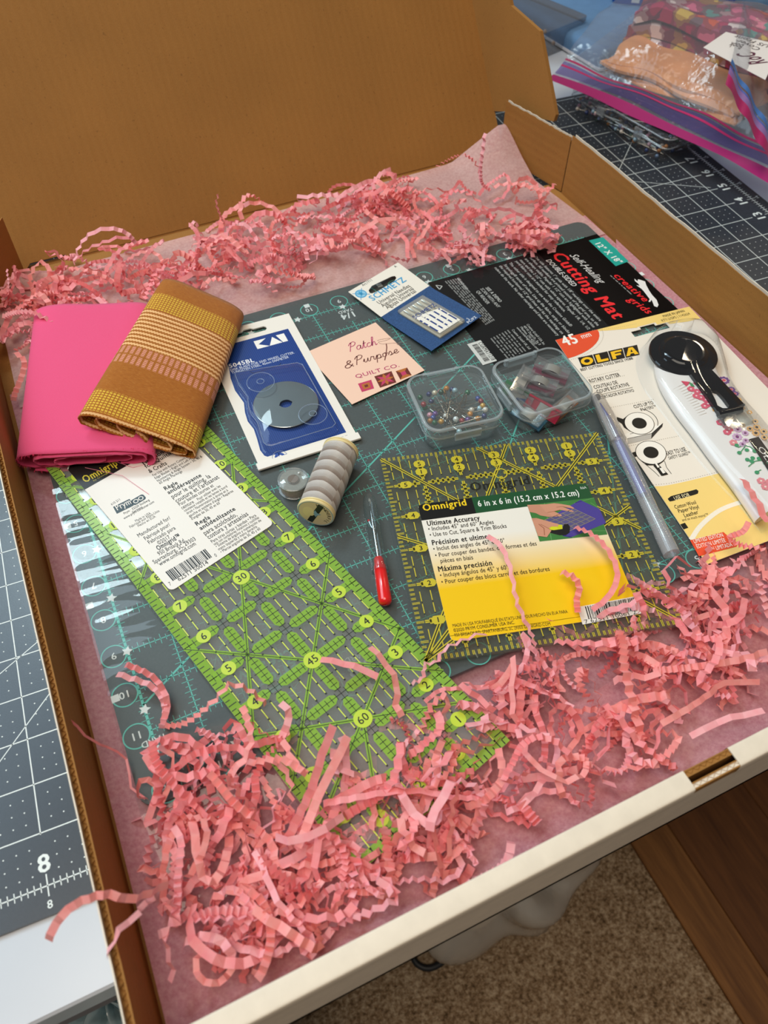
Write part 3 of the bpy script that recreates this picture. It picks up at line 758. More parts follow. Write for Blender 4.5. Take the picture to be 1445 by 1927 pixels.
P.poly(SK, [lp(*p) for p in ((105, 460), (420, 450), (560, 432), (650, 440), (830, 470), (905, 515), (880, 528), (700, 490), (900, 568), (880, 580), (660, 545), (560, 570), (690, 630), (690, 652), (470, 665), (330, 640), (250, 600), (145, 580))], 7)
P.line(SK2, [lp(600, 500), lp(700, 488), lp(880, 526)], .012, 8); P.line(SK2, [lp(450, 590), lp(560, 572), lp(660, 546)], .012, 8)
P.poly('#141414', [lp(*p) for p in ((490, 890), (700, 870), (730, 790), (800, 785), (832, 830), (825, 930), (760, 975), (660, 975), (500, 940))], 8)
P.poly('#cfd21f', [lp(*p) for p in ((450, 850), (640, 795), (700, 800), (705, 870), (560, 890), (480, 885))], 9)
P.poly(SK, [lp(*p) for p in ((180, 690), (260, 685), (640, 790), (625, 830), (520, 830), (470, 860), (515, 900), (440, 1010), (290, 990))], 10)
P.line(SK2, [lp(300, 790), lp(390, 860), (lp(400, 980))], .02, 11); P.line(SK2, [lp(330, 790), lp(500, 880)], .014, 11)
q = [FL.loc(*p) for p in ((1096, 1176), (1206, 1155), (1198.5, 1122), (1086, 1143))]
P.poly('#efece2', q, 4); f4 = lambda u, v: tuple((q[0][i]*(1-u)+q[1][i]*u)*(1-v)+(q[3][i]*(1-u)+q[2][i]*u)*v for i in (0, 1))
P.barcode([f4(.12, .22), f4(.95, .22), f4(.95, .95), f4(.12, .95)], '', 5, 5); P.text(DK, '7 62511 10061 2', f4(.04, .02), f4(.93, .02), .1, 5)
P.build('label_print', yl)
mb = MB()                                        # clear shrink bag around the ruler, crimped rim a little beyond its edges
mb.grid(lambda u, v: F6(-.12+u*(L6+.3), -.12+v*(L6+.24), H6+.03+.012*math.sin(u*19+v*7)*math.sin(v*23)), 40, 40)
mb.build('plastic_wrap', clear('ruler_wrap', '#fafafa', .22, 1.4, 0, rough=.02), sr, 180)

# ---------------------------------------------------------------- long green ruler with its white label
uu = Vector((-.258, .966, 0)); vv = Vector((.966, .258, 0)); FG = Frame((2.70, -3.39, .085), vv, uu); HG = .10
FG.zf = lambda x, y: .0
gr = thing('long_ruler', 'long clear acrylic ruler with lime green grid lying slantwise, white label on it', 'ruler', tuple(FG(2, 7, 0)))
mb = MB(); mb.loft([(rrect(2, 7, 4, 14, .05, 2), 0), (rrect(2, 7, 4, 14, .05, 2), HG-.02), (rrect(2, 7, 3.96, 13.96, .05, 2), HG)], 0, FG)
mb.build('ruler_body', clear('clear_acrylic_grey', '#eef0ec', 1.0, 1.45, .20, '#c3c8c6', .02), gr)
LG = clear('lime_ink', '#dde6a8', .3, 1.45, .56, '#a5d85a', .1)
BD = '#bcd43c'
P = Print(FG, HG+.001)
for a in ((0, 0, .23, 14), (3.77, 0, 4, 14), (.23, 0, 3.77, .23), (.23, 13.77, 3.77, 14)): P.rect(LG, *a, 1)
for k in range(1, 112):
    y = k/8; h = .2 if k % 2 == 0 else .12
    P.rect(K, .01, y-.009, h, y+.009, 4); P.rect(K, 4-h, y-.009, 3.99, y+.009, 4)
for k in range(1, 32):
    x = k/8; h = .2 if k % 2 == 0 else .12
    P.rect(K, x-.012, .01, x+.012, h, 4)
def gbar(x0, y0, x1, y1):
    L = math.hypot(x1-x0, y1-y0); ux_, uy_ = (x1-x0)/L, (y1-y0)/L; nx, ny = -uy_, ux_; h = .125; c = .1
    P.poly(LG, [(x0+nx*h*.4, y0+ny*h*.4), (x0+ux_*c+nx*h, y0+uy_*c+ny*h), (x1-ux_*c+nx*h, y1-uy_*c+ny*h), (x1+nx*h*.4, y1+ny*h*.4), (x1-nx*h*.4, y1-ny*h*.4), (x1-ux_*c-nx*h, y1-uy_*c-ny*h), (x0+ux_*c-nx*h, y0+uy_*c-ny*h), (x0-nx*h*.4, y0-ny*h*.4)], 2)
for i in range(1, 4):
    for k in range(14):
        gbar(i, k+.13, i, k+.87)
        P.line(K, [(i, k), (i, k+1)], .012, 4)
        for m_ in range(1, 8): h = .17 if m_ == 4 else .085; P.rect(K, i-h, k+m_/8-.007, i+h, k+m_/8+.007, 4)
for j in range(1, 14):
    for k in range(4):
        gbar(k+.13 if k else .1, j, k+.87 if k < 3 else 3.9, j)
        P.line(K, [(k, j), (k+1, j)], .012, 4)
        for m_ in range(1, 8): h = .17 if m_ == 4 else .085; P.rect(K, k+m_/8-.007, j-h, k+m_/8+.007, j+h, 4)
    for x in (.5, 3.5): P.disc(BD, x, j, .165, 6, 20); P.text(K, str(j), (x, j-.085), size=.18, bold=.015, align='c', layer=7)
for i, t_ in ((3, '3'), (2, '2'), (1, '1')): P.disc(BD, i, .5, .165, 6, 20); P.text(K, t_, (i, .42), size=.18, align='c', layer=7)
for i in range(4):
    for k in range(14):
        for m_ in (1, 2, 3):
            x = i+m_/4
            P.line('#cfe04a', [(x, k+.2), (x, k+.8)], .022, 3); P.rect(K, x-.02, k+.18, x+.02, k+.22, 4); P.rect(K, x-.02, k+.48, x+.02, k+.52, 4); P.rect(K, x-.02, k+.78, x+.02, k+.82, 4)
def ang(a, b): P.line(LG, [a, b], .08, 3.4); P.line(K, [a, b], .015, 5)
for a, b in (((0, 6), (4, 2)), ((4, 6), (0, 2)), ((2, 6.76), (4, 3.3)), ((2, 6.76), (0, 3.3)), ((2, 6.76), (3.8, 9.88)), ((2, 6.76), (.2, 9.88)), ((2, 2.27), (0, 3.42)), ((2, 2.27), (4, 1.12)), ((2, 2.27), (4, 3.42)), ((2, 2.27), (0, 1.12)), ((2, 10), (0, 12)), ((2, 10), (4, 8)), ((2, 10), (0, 8)), ((2, 2.27), (.7, .02))): ang(a, b)
for y, t_ in ((6.76, '30'), (4, '45'), (2.27, '60')): P.disc(BD, 2, y, .2, 6, 24); P.text(K, t_, (2, y-.085), size=.18, align='c', bold=.01, layer=7)
P.build('scale_print', gr)
# white paper label lying on it
zl = FG.o.z+HG+.012
FW = Frame.px(zl, (321.4, 1113.5), (516, 985.5), (149, 896.5)); WWd = (at(516, 985.5, zl)-at(321.4, 1113.5, zl)).length; HW = 5.0
mb = MB(); mb.prism(rrect(WWd/2, HW/2, WWd, HW, .13, 4), 0, .01, 0, FW); wl = mb.build('product_label', pm('#e9e4dc', .42), gr, label='white paper label with black header and barcode')
P = Print(FW, .01)
yh = FW.loc(159.7, 922)[1]
P.poly('#120d0f', [(0, yh), (WWd, yh+.0), (WWd, HW-.13), (WWd-.13, HW), (.13, HW), (0, HW-.13)], 1)
P.ptext('#cfc23a', 'Omnigrip', (160.5, 909.5), (224, 875), .25, bold=.04); P.text('#a8a03a', 'by Omnigrid', (.3, yh+.09), size=.06, width=.5)
P.rect('#8c8120', 1.68, yh, WWd, HW-.2, 2); P.text('#14130f', 'Ruler', (1.75, yh+.2), size=.2, layer=3)
for t_, a, b, sz, bo in (('The Non-Slip', (268.8, 876.8), (330, 842), .155, .04), ('for Quilting', (275.4, 882), (332, 851), .145, .02), ('& Crafts', (282, 891.3), (315.6, 874), .145, .02), ('For Use with Rotary Cutters & Straight', (288.6, 897.3), (371.4, 851.8), .085, .006), ('Edge Blades \u2022 Right and Left Hand', (292.5, 902.6), (369, 860.5), .085, .006),
    ('Numbering & Angle System \u2022 30, 45 &', (297, 907.8), (381.4, 860.5), .085, .006), ('60 Angle Markings', (301, 912), (343.8, 888.6), .085, .006), ('R\u00e8gle', (311, 923.6), (336, 910.5), .128, .045), ('antid\u00e9rapante', (317.5, 930.7), (380.6, 896.5), .128, .045),
    ('pour le quilting, la', (324.9, 939.4), (397.7, 898.4), .15, .01), ("couture et l'artisanat", (332.7, 947.3), (413.5, 900), .15, .01), ('Pour bandes courtes et', (338, 953), (403, 915.7), .115, .006), ('ceinture', (343, 959.5), (366, 946.5), .115, .006), ('Pour utiliser avec les', (372.7, 942.5), (416, 916), .085, .006),
    ('couteaux rotatifs et les lames \u00e0 bord', (347.7, 964), (428.7, 916.8), .085, .006), ('droit \u2022 Num\u00e9rotation \u00e0 droite et \u00e0', (352.5, 968.8), (429.8, 924), .085, .006), ("gauche et syst\u00e8me d'angle \u2022 Rep\u00e8res", (357, 974), (439.8, 925.5), .085, .006), ("d'angles de 30, 45 et 60", (361, 979.4), (414.8, 948.3), .085, .006),
    ('Regla', (370, 990.4), (397, 975.4), .128, .045), ('antideslizante', (378, 998.3), (444.5, 959.6), .128, .045), ('para acolchado,', (385.9, 1008.3), (447.7, 971), .15, .01), ('costura y artesan\u00edas', (393, 1015.7), (468.7, 969.4), .15, .01), ('Para tiras cortas y bandas \u2022 Para', (399, 1022.7), (483, 971.5), .095, .006),
    ('uso con cortadores rotativos y cuchillas', (403.5, 1027), (488.4, 975.4), .085, .006), ('\u2022 Sistema de \u00e1ngulos y numeraci\u00f3n de', (407.7, 1031.4), (492.4, 980.7), .085, .006), ('mano izquierda y mano derecha', (412, 1036.7), (484.5, 992.5), .085, .006), ('\u2022 Marcas angulares de 30, 45 y 60', (416.6, 1041.7), (491, 996.5), .085, .006),
    ('610 211', (210.5, 951.8), (228, 941), .075, 0), ('Prym \u00b7 52220 Stolberg', (234, 968.8), (282, 942.5), .07, .012), ('Germany', (250, 966.5), (269, 955.5), .07, .012), ('www.prym-consumer.com', (234, 978), (291.2, 945.7), .075, .012), ('Made in USA', (255.7, 983.3), (284.6, 967.5), .08, .004), ('Fabriqu\u00e9 aux Etats-Unis', (245.2, 994.6), (301, 963), .08, .004),
    ('Hecho en EUA', (260.4, 992.5), (293.8, 973.6), .08, .004), ('Manufactured for/', (261, 1012.2), (322, 976.7), .12, .006), ('Fabriqu\u00e9 pour/', (273.6, 1017.5), (321.4, 989.4), .12, .006), ('Fabricado para', (280.7, 1024.9), (331.4, 995.7), .12, .006), ('\u00a92017', (299, 1026.2), (321.4, 1013), .12, .006), ('Omnigrid\u2122', (297.8, 1036.7), (342, 1011), .15, .045),
    ('950 Brisack Rd.', (299, 1046.4), (350.4, 1018.8), .125, .008), ('Spartanburg, SC 29303', (290.4, 1062.2), (370, 1016.2), .125, .008), ('www.omnigrid.com', (301.7, 1065.6), (370, 1025.4), .125, .012), ('7', (320, 1103), (323.5, 1101), .11, 0), ('62511 50014', (336.5, 1094.5), (393.4, 1060.5), .12, .01), ('0', (406, 1049), (409.5, 1047), .11, 0)):
    P.ptext(DK, t_, a, b, sz, bold=bo)
P.ppoly('#37474f', [(213, 954.4), (243.9, 939.4), (251.8, 951.8), (220, 967.5)], 2); P.ptext('#e9e4dc', 'Prym', (220.5, 961.5), (249, 947.5), .19, bold=.02, layer=3)
P.poly('#37474f', rrect(*FW.loc(260.5, 941), .36, .2, .06), 2)
cx_, cy_ = FW.loc(260.5, 941)
for d_ in (-.07, .07): P.ring('#e9e4dc', cx_+d_, cy_, .055, .022, 3)
q = [FW.loc(*p) for p in ((325.4, 1094), (399, 1049), (385.9, 1033.3), (311, 1077))]
P.barcode(q, '', 12, 2)
P.build('label_print', wl)
# ---------------------------------------------------------------- blue blister card with a round cutter blade
FK = Frame.px(.075, (490, 884), (675, 826), (540, 592)); WK = (at(675, 826, .075)-at(490, 884, .075)).length; HK = FK.loc(540, 592)[1]
kb = thing('blade_pack', 'blue and white blister card with a round steel cutter blade, beside the patterned fabric', 'package', tuple(FK(WK/2, HK/2, 0)))
hx, hy = FK.loc(468, 627)
hole = [(hx-.52, hy-.06), (hx-.48, hy-.1), (hx+.5, hy-.1), (hx+.56, hy-.04), (hx+.56, hy+.04), (hx+.5, hy+.1), (hx+.18, hy+.1), (hx+.1, hy+.17), (hx-.1, hy+.17), (hx-.18, hy+.1), (hx-.48, hy+.1), (hx-.52, hy+.06)]
mb = MB(); mb.prism([(0, 0), (WK, 0), (WK, HK), (0, HK)], -.01, .03, 0, FK, hole); mb.build('backing_card', pm('#e9e4da', .45), kb)
mb = MB(); mb.bbox((-.06, -.04, -.01), (WK+.06, .2, .06), .015, 0, FK); mb.build('card_rim', pm('#ece7de', .4), kb)
def blue_mat():
    m, n, b = base_mat('ribbed_blue_card')
    co = n.new('ShaderNodeTexCoord').outputs['Object']; sp = n.new('ShaderNodeSeparateXYZ'); n.put(sp.inputs[0], co)
    a = n.math('SINE', n.math('MULTIPLY', sp.outputs[0], 2*math.pi/(.055*S))); c = n.math('SINE', n.math('MULTIPLY', sp.outputs[1], 2*math.pi/(.055*S)))
    n.put(b.inputs['Base Color'], n.ramp(n.math('MULTIPLY_ADD', n.math('ADD', a, c), .25, .5), [(.2, lin('#0b2a6e')), (.8, lin('#174592'))])); b.inputs['Roughness'].default_value = .4
    return m
P = Print(FK, .03); P.rough = .4
xr_, yt = FK.loc(542, 620); lb = [FK.loc(400+x/4.817, 560+y/4.817) for x, y in ((150, 640), (165, 740), (205, 850), (285, 960), (295, 1050), (320, 1130), (375, 1200), (405, 1290), (432, 1390), (470, 1440), (500, 1450))]
P.poly(blue_mat(), [(lb[0][0], yt), (xr_, yt), (xr_+.03, .33), (lb[-1][0], .33)] + lb[::-1], 1)
q0 = FK.loc(484.7, 658.6); u_ = Vector(FK.loc(542.2, 643))-Vector(q0); v_ = Vector(FK.loc(477.2, 644.1))-Vector(q0)
def kl(a, b): return (q0[0]+u_[0]*a+v_[0]*b, q0[1]+u_[1]*a+v_[1]*b)
P.poly('#f1efe9', [kl(0, 0), kl(0, 1), kl(.40, 1), kl(.10, .5), kl(.40, 0)], 2); P.poly('#f1efe9', [kl(.40, 0), kl(.82, 0), kl(.60, .95)], 2); P.poly('#f1efe9', [kl(.84, 0), kl(1, 0), kl(1, 1), kl(.73, 1)], 2)
P.ptext('#e9ecf2', '5045BL', (432, 694.5), (480, 682), .17, bold=.05); P.ptext('#d5dcea', 'DISK BLADE FOR 5045 WHEEL CUTTER.', (434.5, 700.5), (555.3, 666.5), .1, bold=.01); P.ptext('#d5dcea', 'TUNGSTEN STEEL, 45mm DIAMETER', (437, 705.5), (544.3, 675), .1, bold=.01)
P.stroke('#0a1d49', [FK.loc(400+x/4.817, 560+y/4.817) for x, y in ((335, 665), (352, 684), (380, 690), (500, 655), (600, 622), (622, 600))], .022, 2)
rx, ry = FK.loc(527, 861)
for k in range(3):
    P.ring('#274a9a', rx, ry, .1, .075, 3, 12, k*120+10, k*120+95); a = math.radians(k*120+10)
    P.poly('#274a9a', [(rx+.2*math.cos(a), ry+.2*math.sin(a)), (rx+.02*math.cos(a), ry+.02*math.sin(a)), (rx+.12*math.cos(a-.9), ry+.12*math.sin(a-.9))], 3)
P.ring('#8d97b5', rx, ry, .2, .015, 3)
P.dots('#7a7f88', [FK.loc(545, 861), FK.loc(610, 840)], .02, .06, 3); P.bars('#70747c', FK.loc(631, 830), FK.loc(655, 822), .05, 3, 3)
P.build('print', kb)
# blister: clear tray following the blue panel, with two ring bosses; the blade lies in it
bo = [(x+.03, y) for x, y in lb[1:]] ; xr2 = xr_-.16
out = [(xr2-.12, FK.loc(572, 687)[1]), (xr2, FK.loc(572, 687)[1]-.14)] + [(xr2+.03, .52), (xr2-.1, .42), (lb[-1][0]+.12, .42)] + [(x+.08, max(y, .5)) for x, y in lb[::-1][1:-1]] + [(lb[1][0]+.12, lb[1][1]+.05)]
ins = lambda k: [((x-1.55)*k+1.55, (y-2.3)*k+2.3) for x, y in out]
blis = clear('blister_plastic', '#fbfdff', .9, 1.45, .01, '#dfe8f2', .04)
mb = MB(); mb.loft([(ins(1.03), .035), (ins(1.0), .05), (ins(.96), .2), (ins(.93), .225)], 0, FK, (False, True))
for bxp in ((492.4, 732.3), (590, 792.5)):
    c_ = FK.loc(*bxp)
    mb.loft([(circ(*c_, .40, 28), .226), (circ(*c_, .385, 28), .27), (circ(*c_, .34, 28), .275), (circ(*c_, .33, 28), .24), (circ(*c_, .13, 28), .24), (circ(*c_, .09, 28), .30)], 0, FK, (False, True))
bl0 = mb.build('blister', blis, kb, 40)
edge_shine = clear('highlight_plastic', '#f0f6ff', 1.3, 1.5, .30, '#c9def2', .05)  # milky pale tubes: highlights on blister edges and rings put into colour
mb = MB()
for bxp in ((492.4, 732.3), (590, 792.5)):
    c_ = FK.loc(*bxp)
    for r2, hh in ((.385, .272), (.10, .30)): mb.tube([FK(x, y, hh) for x, y in circ(*c_, r2, 36)+circ(*c_, r2, 36)[:1]], .010, 6)
q_ = ins(.955); mb.tube([FK(x, y, .205) for x, y in q_+q_[:1]], .012, 6)
mb.build('blister_edge_highlights', edge_shine, bl0, 60, kind='stuff')
dx, dy = FK.loc(538.5, 766); R_ = .885
mb = MB(); hole = [(dx+.17*math.cos(t)*(1 if abs(math.sin(t)) > .3 else 1.12), dy+.15*math.sin(t)) for t in [2*PI*k/20 for k in range(20)]]
mb.prism(circ(dx, dy, R_, 64), .12, .135, 0, FK, hole)
bl = mb.build('steel_disc', pm('#8b9496', .32, .85, .5, .03, 90), None, label='round steel cutter blade with keyed centre hole inside the blue blister card', cat='blade')
mb = MB(); mb.loft([(circ(dx, dy, R_+.004, 64), .121), (circ(dx, dy, R_+.014, 64), .127), (circ(dx, dy, R_+.004, 64), .1345)], 0, FK, (False, False)); mb.build('cutting_edge', pm('#d9e0e0', .2, .9), bl, 40)

# ---------------------------------------------------------------- square peach business card
FC = Frame.px(.07, (662.3, 761.5), (799, 697.5), (598.5, 654)); WC = (at(799, 697.5, .07)-at(662.3, 761.5, .07)).length; HC = FC.loc(598.5, 654)[1]
pc = thing('business_card', 'square peach card with a stitched script name and three small quilt blocks', 'card', tuple(FC(WC/2, HC/2, 0)))
mb = MB(); mb.prism([(0, 0), (WC, 0), (WC, HC), (0, HC)], 0, .014, 0, FC); mb.build('card_stock', pm('#efc9b2', .5, 0, .4), pc)
P = Print(FC, .014); PK, BN = '#b5446c', '#6f3a34'
SCR = {'P': ([[(.1, -.02), (.2, .5), (.3, .95), (.12, .8), (.05, .65)], [(.2, .85), (.45, 1.0), (.68, .85), (.55, .58), (.22, .5)]], .68), 'a': ([[(.42, .38), (.25, .45), (.08, .3), (.08, .08), (.22, 0), (.38, .15), (.43, .42), (.42, .12), (.5, 0), (.62, .1)]], .58),
       't': ([[(.0, .1), (.14, .5), (.2, .8), (.15, .2), (.22, 0), (.36, .1)], [(.05, .5), (.36, .55)]], .36), 'c': ([[(.4, .36), (.26, .45), (.1, .32), (.08, .1), (.22, 0), (.46, .12)]], .44), 'h': ([[(0, .1), (.2, .6), (.26, .95), (.16, .95), (.1, .5), (.08, 0), (.2, .36), (.34, .42), (.38, .2), (.42, 0), (.56, .1)]], .54),
       'u': ([[(0, .12), (.12, .42), (.1, .12), (.2, 0), (.34, .16), (.42, .42), (.4, .12), (.5, 0), (.6, .1)]], .58), 'r': ([[(0, .1), (.12, .45), (.2, .38), (.32, .4), (.3, .12), (.38, 0), (.48, .1)]], .46), 'p': ([[(0, .12), (.14, .44), (.1, .1), (.02, -.42)], [(.12, .2), (.26, .44), (.42, .36), (.4, .1), (.26, 0), (.13, .08), (.3, .0), (.54, .1)]], .52),
       'o': ([[(.3, .43), (.12, .36), (.08, .12), (.2, 0), (.36, .1), (.38, .34), (.28, .43), (.36, .3), (.56, .34)]], .52), 's': ([[(0, .08), (.2, .44), (.3, .24), (.28, .04), (.12, .0), (.32, .02), (.46, .1)]], .44), 'e': ([[(0, .1), (.26, .2), (.36, .36), (.26, .45), (.12, .34), (.1, .1), (.24, 0), (.48, .14)]], .46),
       '&': ([[(.72, .05), (.5, .3), (.25, .62), (.3, .9), (.48, .9), (.5, .7), (.3, .5), (.1, .3), (.12, .05), (.35, -.03), (.55, .2), (.66, .42)]], .8), ' ': ([], .3)}
def script(c, body, pa, pb, size, w_):
    p, q = FC.loc(*pa), FC.loc(*pb); W = sum(SCR[k][1] for k in body); L = math.hypot(q[0]-p[0], q[1]-p[1]); a = math.atan2(q[1]-p[1], q[0]-p[0]); sx = L/W; x = 0
    for k in body:
        for st in SCR[k][0]:
            pts = [((u+x)*sx+v*size*.22, v*size) for u, v in st]
            P.stroke(c, [(p[0]+u*math.cos(a)-v*math.sin(a), p[1]+u*math.sin(a)+v*math.cos(a)) for u, v in pts], w_, 2)
        x += SCR[k][1]
script(PK, 'Patch', (657, 663), (710, 649), .38, .026); script(BN, '&', (648, 694.5), (668, 690), .3, .03); script(BN, 'Purpose', (669, 688), (751, 664), .36, .026)
P.ptext(PK, 'QUILT CO.', (669.8, 712.9), (753, 690.5), .155, bold=.012)
P.stroke('#8a6a60', [FC.loc(600+x/4.014, 470+y/4.014) for x, y in ((440, 690), (470, 680), (540, 672), (500, 690), (450, 700), (480, 715), (560, 708), (610, 712), (600, 722), (590, 712), (620, 700), (660, 712))], .012, 2)
P.stroke(BN, [FC.loc(600+x/4.014, 470+y/4.014) for x, y in ((508, 712), (512, 745), (505, 800), (497, 838))], .03, 3)
for qd, kind in ((((295, 1015), (395, 985), (417, 1050), (325, 1078)), 0), (((418, 960), (548, 920), (585, 1005), (462, 1045)), 1), (((580, 920), (665, 893), (700, 950), (615, 985)), 2)):
    Q = [FC.loc(600+x/4.014, 470+y/4.014) for x, y in qd]
    g = lambda u, v: tuple((Q[0][i]*(1-u)+Q[1][i]*u)*(1-v)+(Q[3][i]*(1-u)+Q[2][i]*u)*v for i in (0, 1))
    MA, OR, DB = '#c03a63', '#b4682e', '#6b2a20'
    if kind == 0:
        P.poly(MA, [g(0, 0), g(1, 0), g(1, 1), g(0, 1)], 2); P.poly(OR, [g(.2, .2), g(.8, .2), g(.8, .8), g(.2, .8)], 3); P.poly(DB, [g(.37, .37), g(.63, .37), g(.63, .63), g(.37, .63)], 4)
    elif kind == 1:
        P.poly(DB, [g(0, 0), g(1, 0), g(1, 1), g(0, 1)], 2)
        for k in range(8):
            a = k*PI/4; f = lambda r, b: g(.5+r*math.cos(b), .5+r*math.sin(b))
            P.poly(MA if k % 2 else OR, [f(0, 0), f(.27, a-PI/8), f(.5 if k % 2 == 0 else .56, a), f(.27, a+PI/8)], 3)
    else:
        P.poly(OR, [g(0, 0), g(1, 0), g(1, 1), g(0, 1)], 2); P.poly(DB, [g(0, 0), g(.3, .3), g(.3, .7), g(0, 1)], 3); P.poly(DB, [g(1, 0), g(.7, .3), g(.7, .7), g(1, 1)], 3); P.poly(MA, [g(.3, .3), g(.7, .3), g(.7, .7), g(.3, .7)], 3)
P.build('print', pc)

# ---------------------------------------------------------------- sewing machine needles on a bent white and blue card
zn = lambda x, y: .10+.16*max(0, (y-1.4)/2.9)**1.4 + .05*max(0, (1.0-y))
FN = Frame.px(.06, (811.8, 661), (906.4, 594.6), (717.1, 597)); FN.zf = lambda x, y: .03+.07*max(0, y-1.86)+.05*max(0, 1.86-y)
cor = {k: FN.loc(*p) for k, p in dict(bl=(811.8, 661), br=(906.4, 594.6), mr=(808, 538.5), ml=(717.1, 597), tl=(655.3, 549.7), tr=(748.7, 494.4)).items()}
nk = thing('needle_pack', 'white and denim blue card with a clear case of five sewing needles', 'package', tuple(FN(1, 1.8, 0)))
def bent(poly_l, poly_r, h, n=10):
    """strip of card between two polylines of equal length"""
    mb = MB(); L = [tuple(p) for p in smooth_path(poly_l, n)]; R = [tuple(p) for p in smooth_path(poly_r, n)]
    V = []
    for a, b in zip(L, R): V += [(a[0]+(b[0]-a[0])*t/6, a[1]+(b[1]-a[1])*t/6) for t in range(7)]
    m_ = len(L)
    for z in (h-.012, h): mb.add([FN(x, y, z) for x, y in V], [(j*7+i, j*7+i+1, (j+1)*7+i+1, (j+1)*7+i) for j in range(m_-1) for i in range(6)])
    return mb
hx_, hy_ = FN.loc(720, 537)
denim = pm('#2f4f7c', .75, 0, .3, .22, 900, .4, 1500)
bent([cor['bl'], cor['ml']], [cor['br'], cor['mr']], .012).build('denim_card', denim, nk)
hole = [FN.loc(600+x/4.014, 470+y/4.014) for x, y in ((376, 308), (400, 275), (550, 203), (575, 200), (585, 214), (572, 238), (440, 318), (400, 332), (383, 328))]
ou = [cor['ml'], cor['mr'], cor['tr'], cor['tl']]
dense = []
for a, b in zip(ou, ou[1:]+ou[:1]):
    dense += [(a[0]+(b[0]-a[0])*k/8, a[1]+(b[1]-a[1])*k/8) for k in range(8)]
mb = MB(); mb.prism(dense, 0, .012, 0, FN, hole); mb.build('white_card', pm('#ebe6da', .5), nk)
P = Print(FN, .0125); SB = '#3f9fd0'
P.ptext(SB, 'SCHMETZ', (701.5, 567.2), (766, 528.5), .24, bold=.035)
for t_, a, b in (('Universal Needles', (713.4, 573.4), (773.1, 539.8)), ('Aiguilles Universal', (720.8, 578.9), (779.4, 544.7)), ('Agujas Universal', (729.5, 582.6), (784.4, 549.7))): P.ptext('#23221f', t_, a, b, .155, bold=.006)
P.ptext('#23221f', 'Art.1711', (683, 539.5), (702, 528.3), .1); P.ptext('#23221f', 'A', (744, 504.5), (747.5, 502.5), .1, bold=.02)
ex, ey = FN.loc(679.2, 553.5); P.ring(SB, ex, ey, .17, .035, 2, 20); P.disc('#8cc6e2', ex, ey, .15, 1, 18)
gr_ = [(-.09, -.12), (-.03, -.07), (-.05, 0), (-.1, .06), (-.03, .05), (0, .13), (.05, .1), (.04, .04), (.1, .06), (.05, -.01), (.07, -.09), (.02, -.05)]
P.poly(SB, [(ex+x, ey+y) for x, y in gr_], 3); P.line(SB, [(ex-.2, ey-.2), (ex+.2, ey+.18)], .02, 3); P.line(SB, [(ex+.2, ey-.2), (ex-.2, ey+.18)], .02, 3)
P.build('print', nk); P = Print(FN, .0125)
P.ptext('#dfe6ef', '5', (881, 603), (884, 601), .1); P.ptext('#dfe6ef', 'PC/PZ', (881.5, 609.5), (898, 597.5), .1, bold=.02)
P.build('denim_print', nk)
# clear plastic needle case
kq = [FN.loc(*p) for p in ((755.7, 586), (801.3, 557.2), (875.3, 608.3), (828, 639.4))]
oC = FN(*kq[3], .013); FQ = Frame(oC, FN(*kq[2], .013)-oC, FN(*kq[0], .013)-oC); FQ.y = (FQ.y-FQ.x*FQ.y.dot(FQ.x)).normalized(); FQ.n = FQ.x.cross(FQ.y)
wq = (FN(*kq[2])-FN(*kq[3])).length; hq = (FN(*kq[0])-FN(*kq[3])).length
nc = MB(); nc.bbox((0, 0, 0), (wq, hq, .13), .03, 0, FQ)
case = nc.build('needle_case', clear('needle_case_plastic', '#f2f2ec', 1.0, 1.45, .22, '#e9e6da', .06), nk, 40)
mb = MB(); mb.box((.05, .05, .004), (wq-.05, hq-.05, .02), 0, FQ); mb.build('case_backing', pm('#dcd9cd', .5), case)
st_ = pm('#a9adb0', .25, .95)
for k in range(5):
    x = wq*(k+.9)/5.8
    mb = MB(); a, b = FQ(x, .12, .06), FQ(x, hq-.12, .06); d = (b-a)
    mb.tube([b, b-d*.28, b-d*.30, b-d*.9, a], [.032, .032, .016, .014, .003], 8); mb.build('needle', st_, case, 40)
P = Print(FQ, .131); NB = '#27407f'
P.poly('#ece9df', [(.08, .1), (wq-.12, .1), (wq-.12, hq*.52), (.08, hq*.66)], 0)
P.text(NB, 'SCHMETZ', (.06, hq*.60), (wq-.1, hq*.60), .17, bold=.03)
for k in range(5):
    x = wq*(k+.75)/5.4; P.line('#8d8b84', [(x-.07, .12), (x-.07, hq*.6)], .012, 1)
    P.bars(NB, (x, .2), (x, .2+.75), .09, 70+k, 2)
P.build('case_print', case)

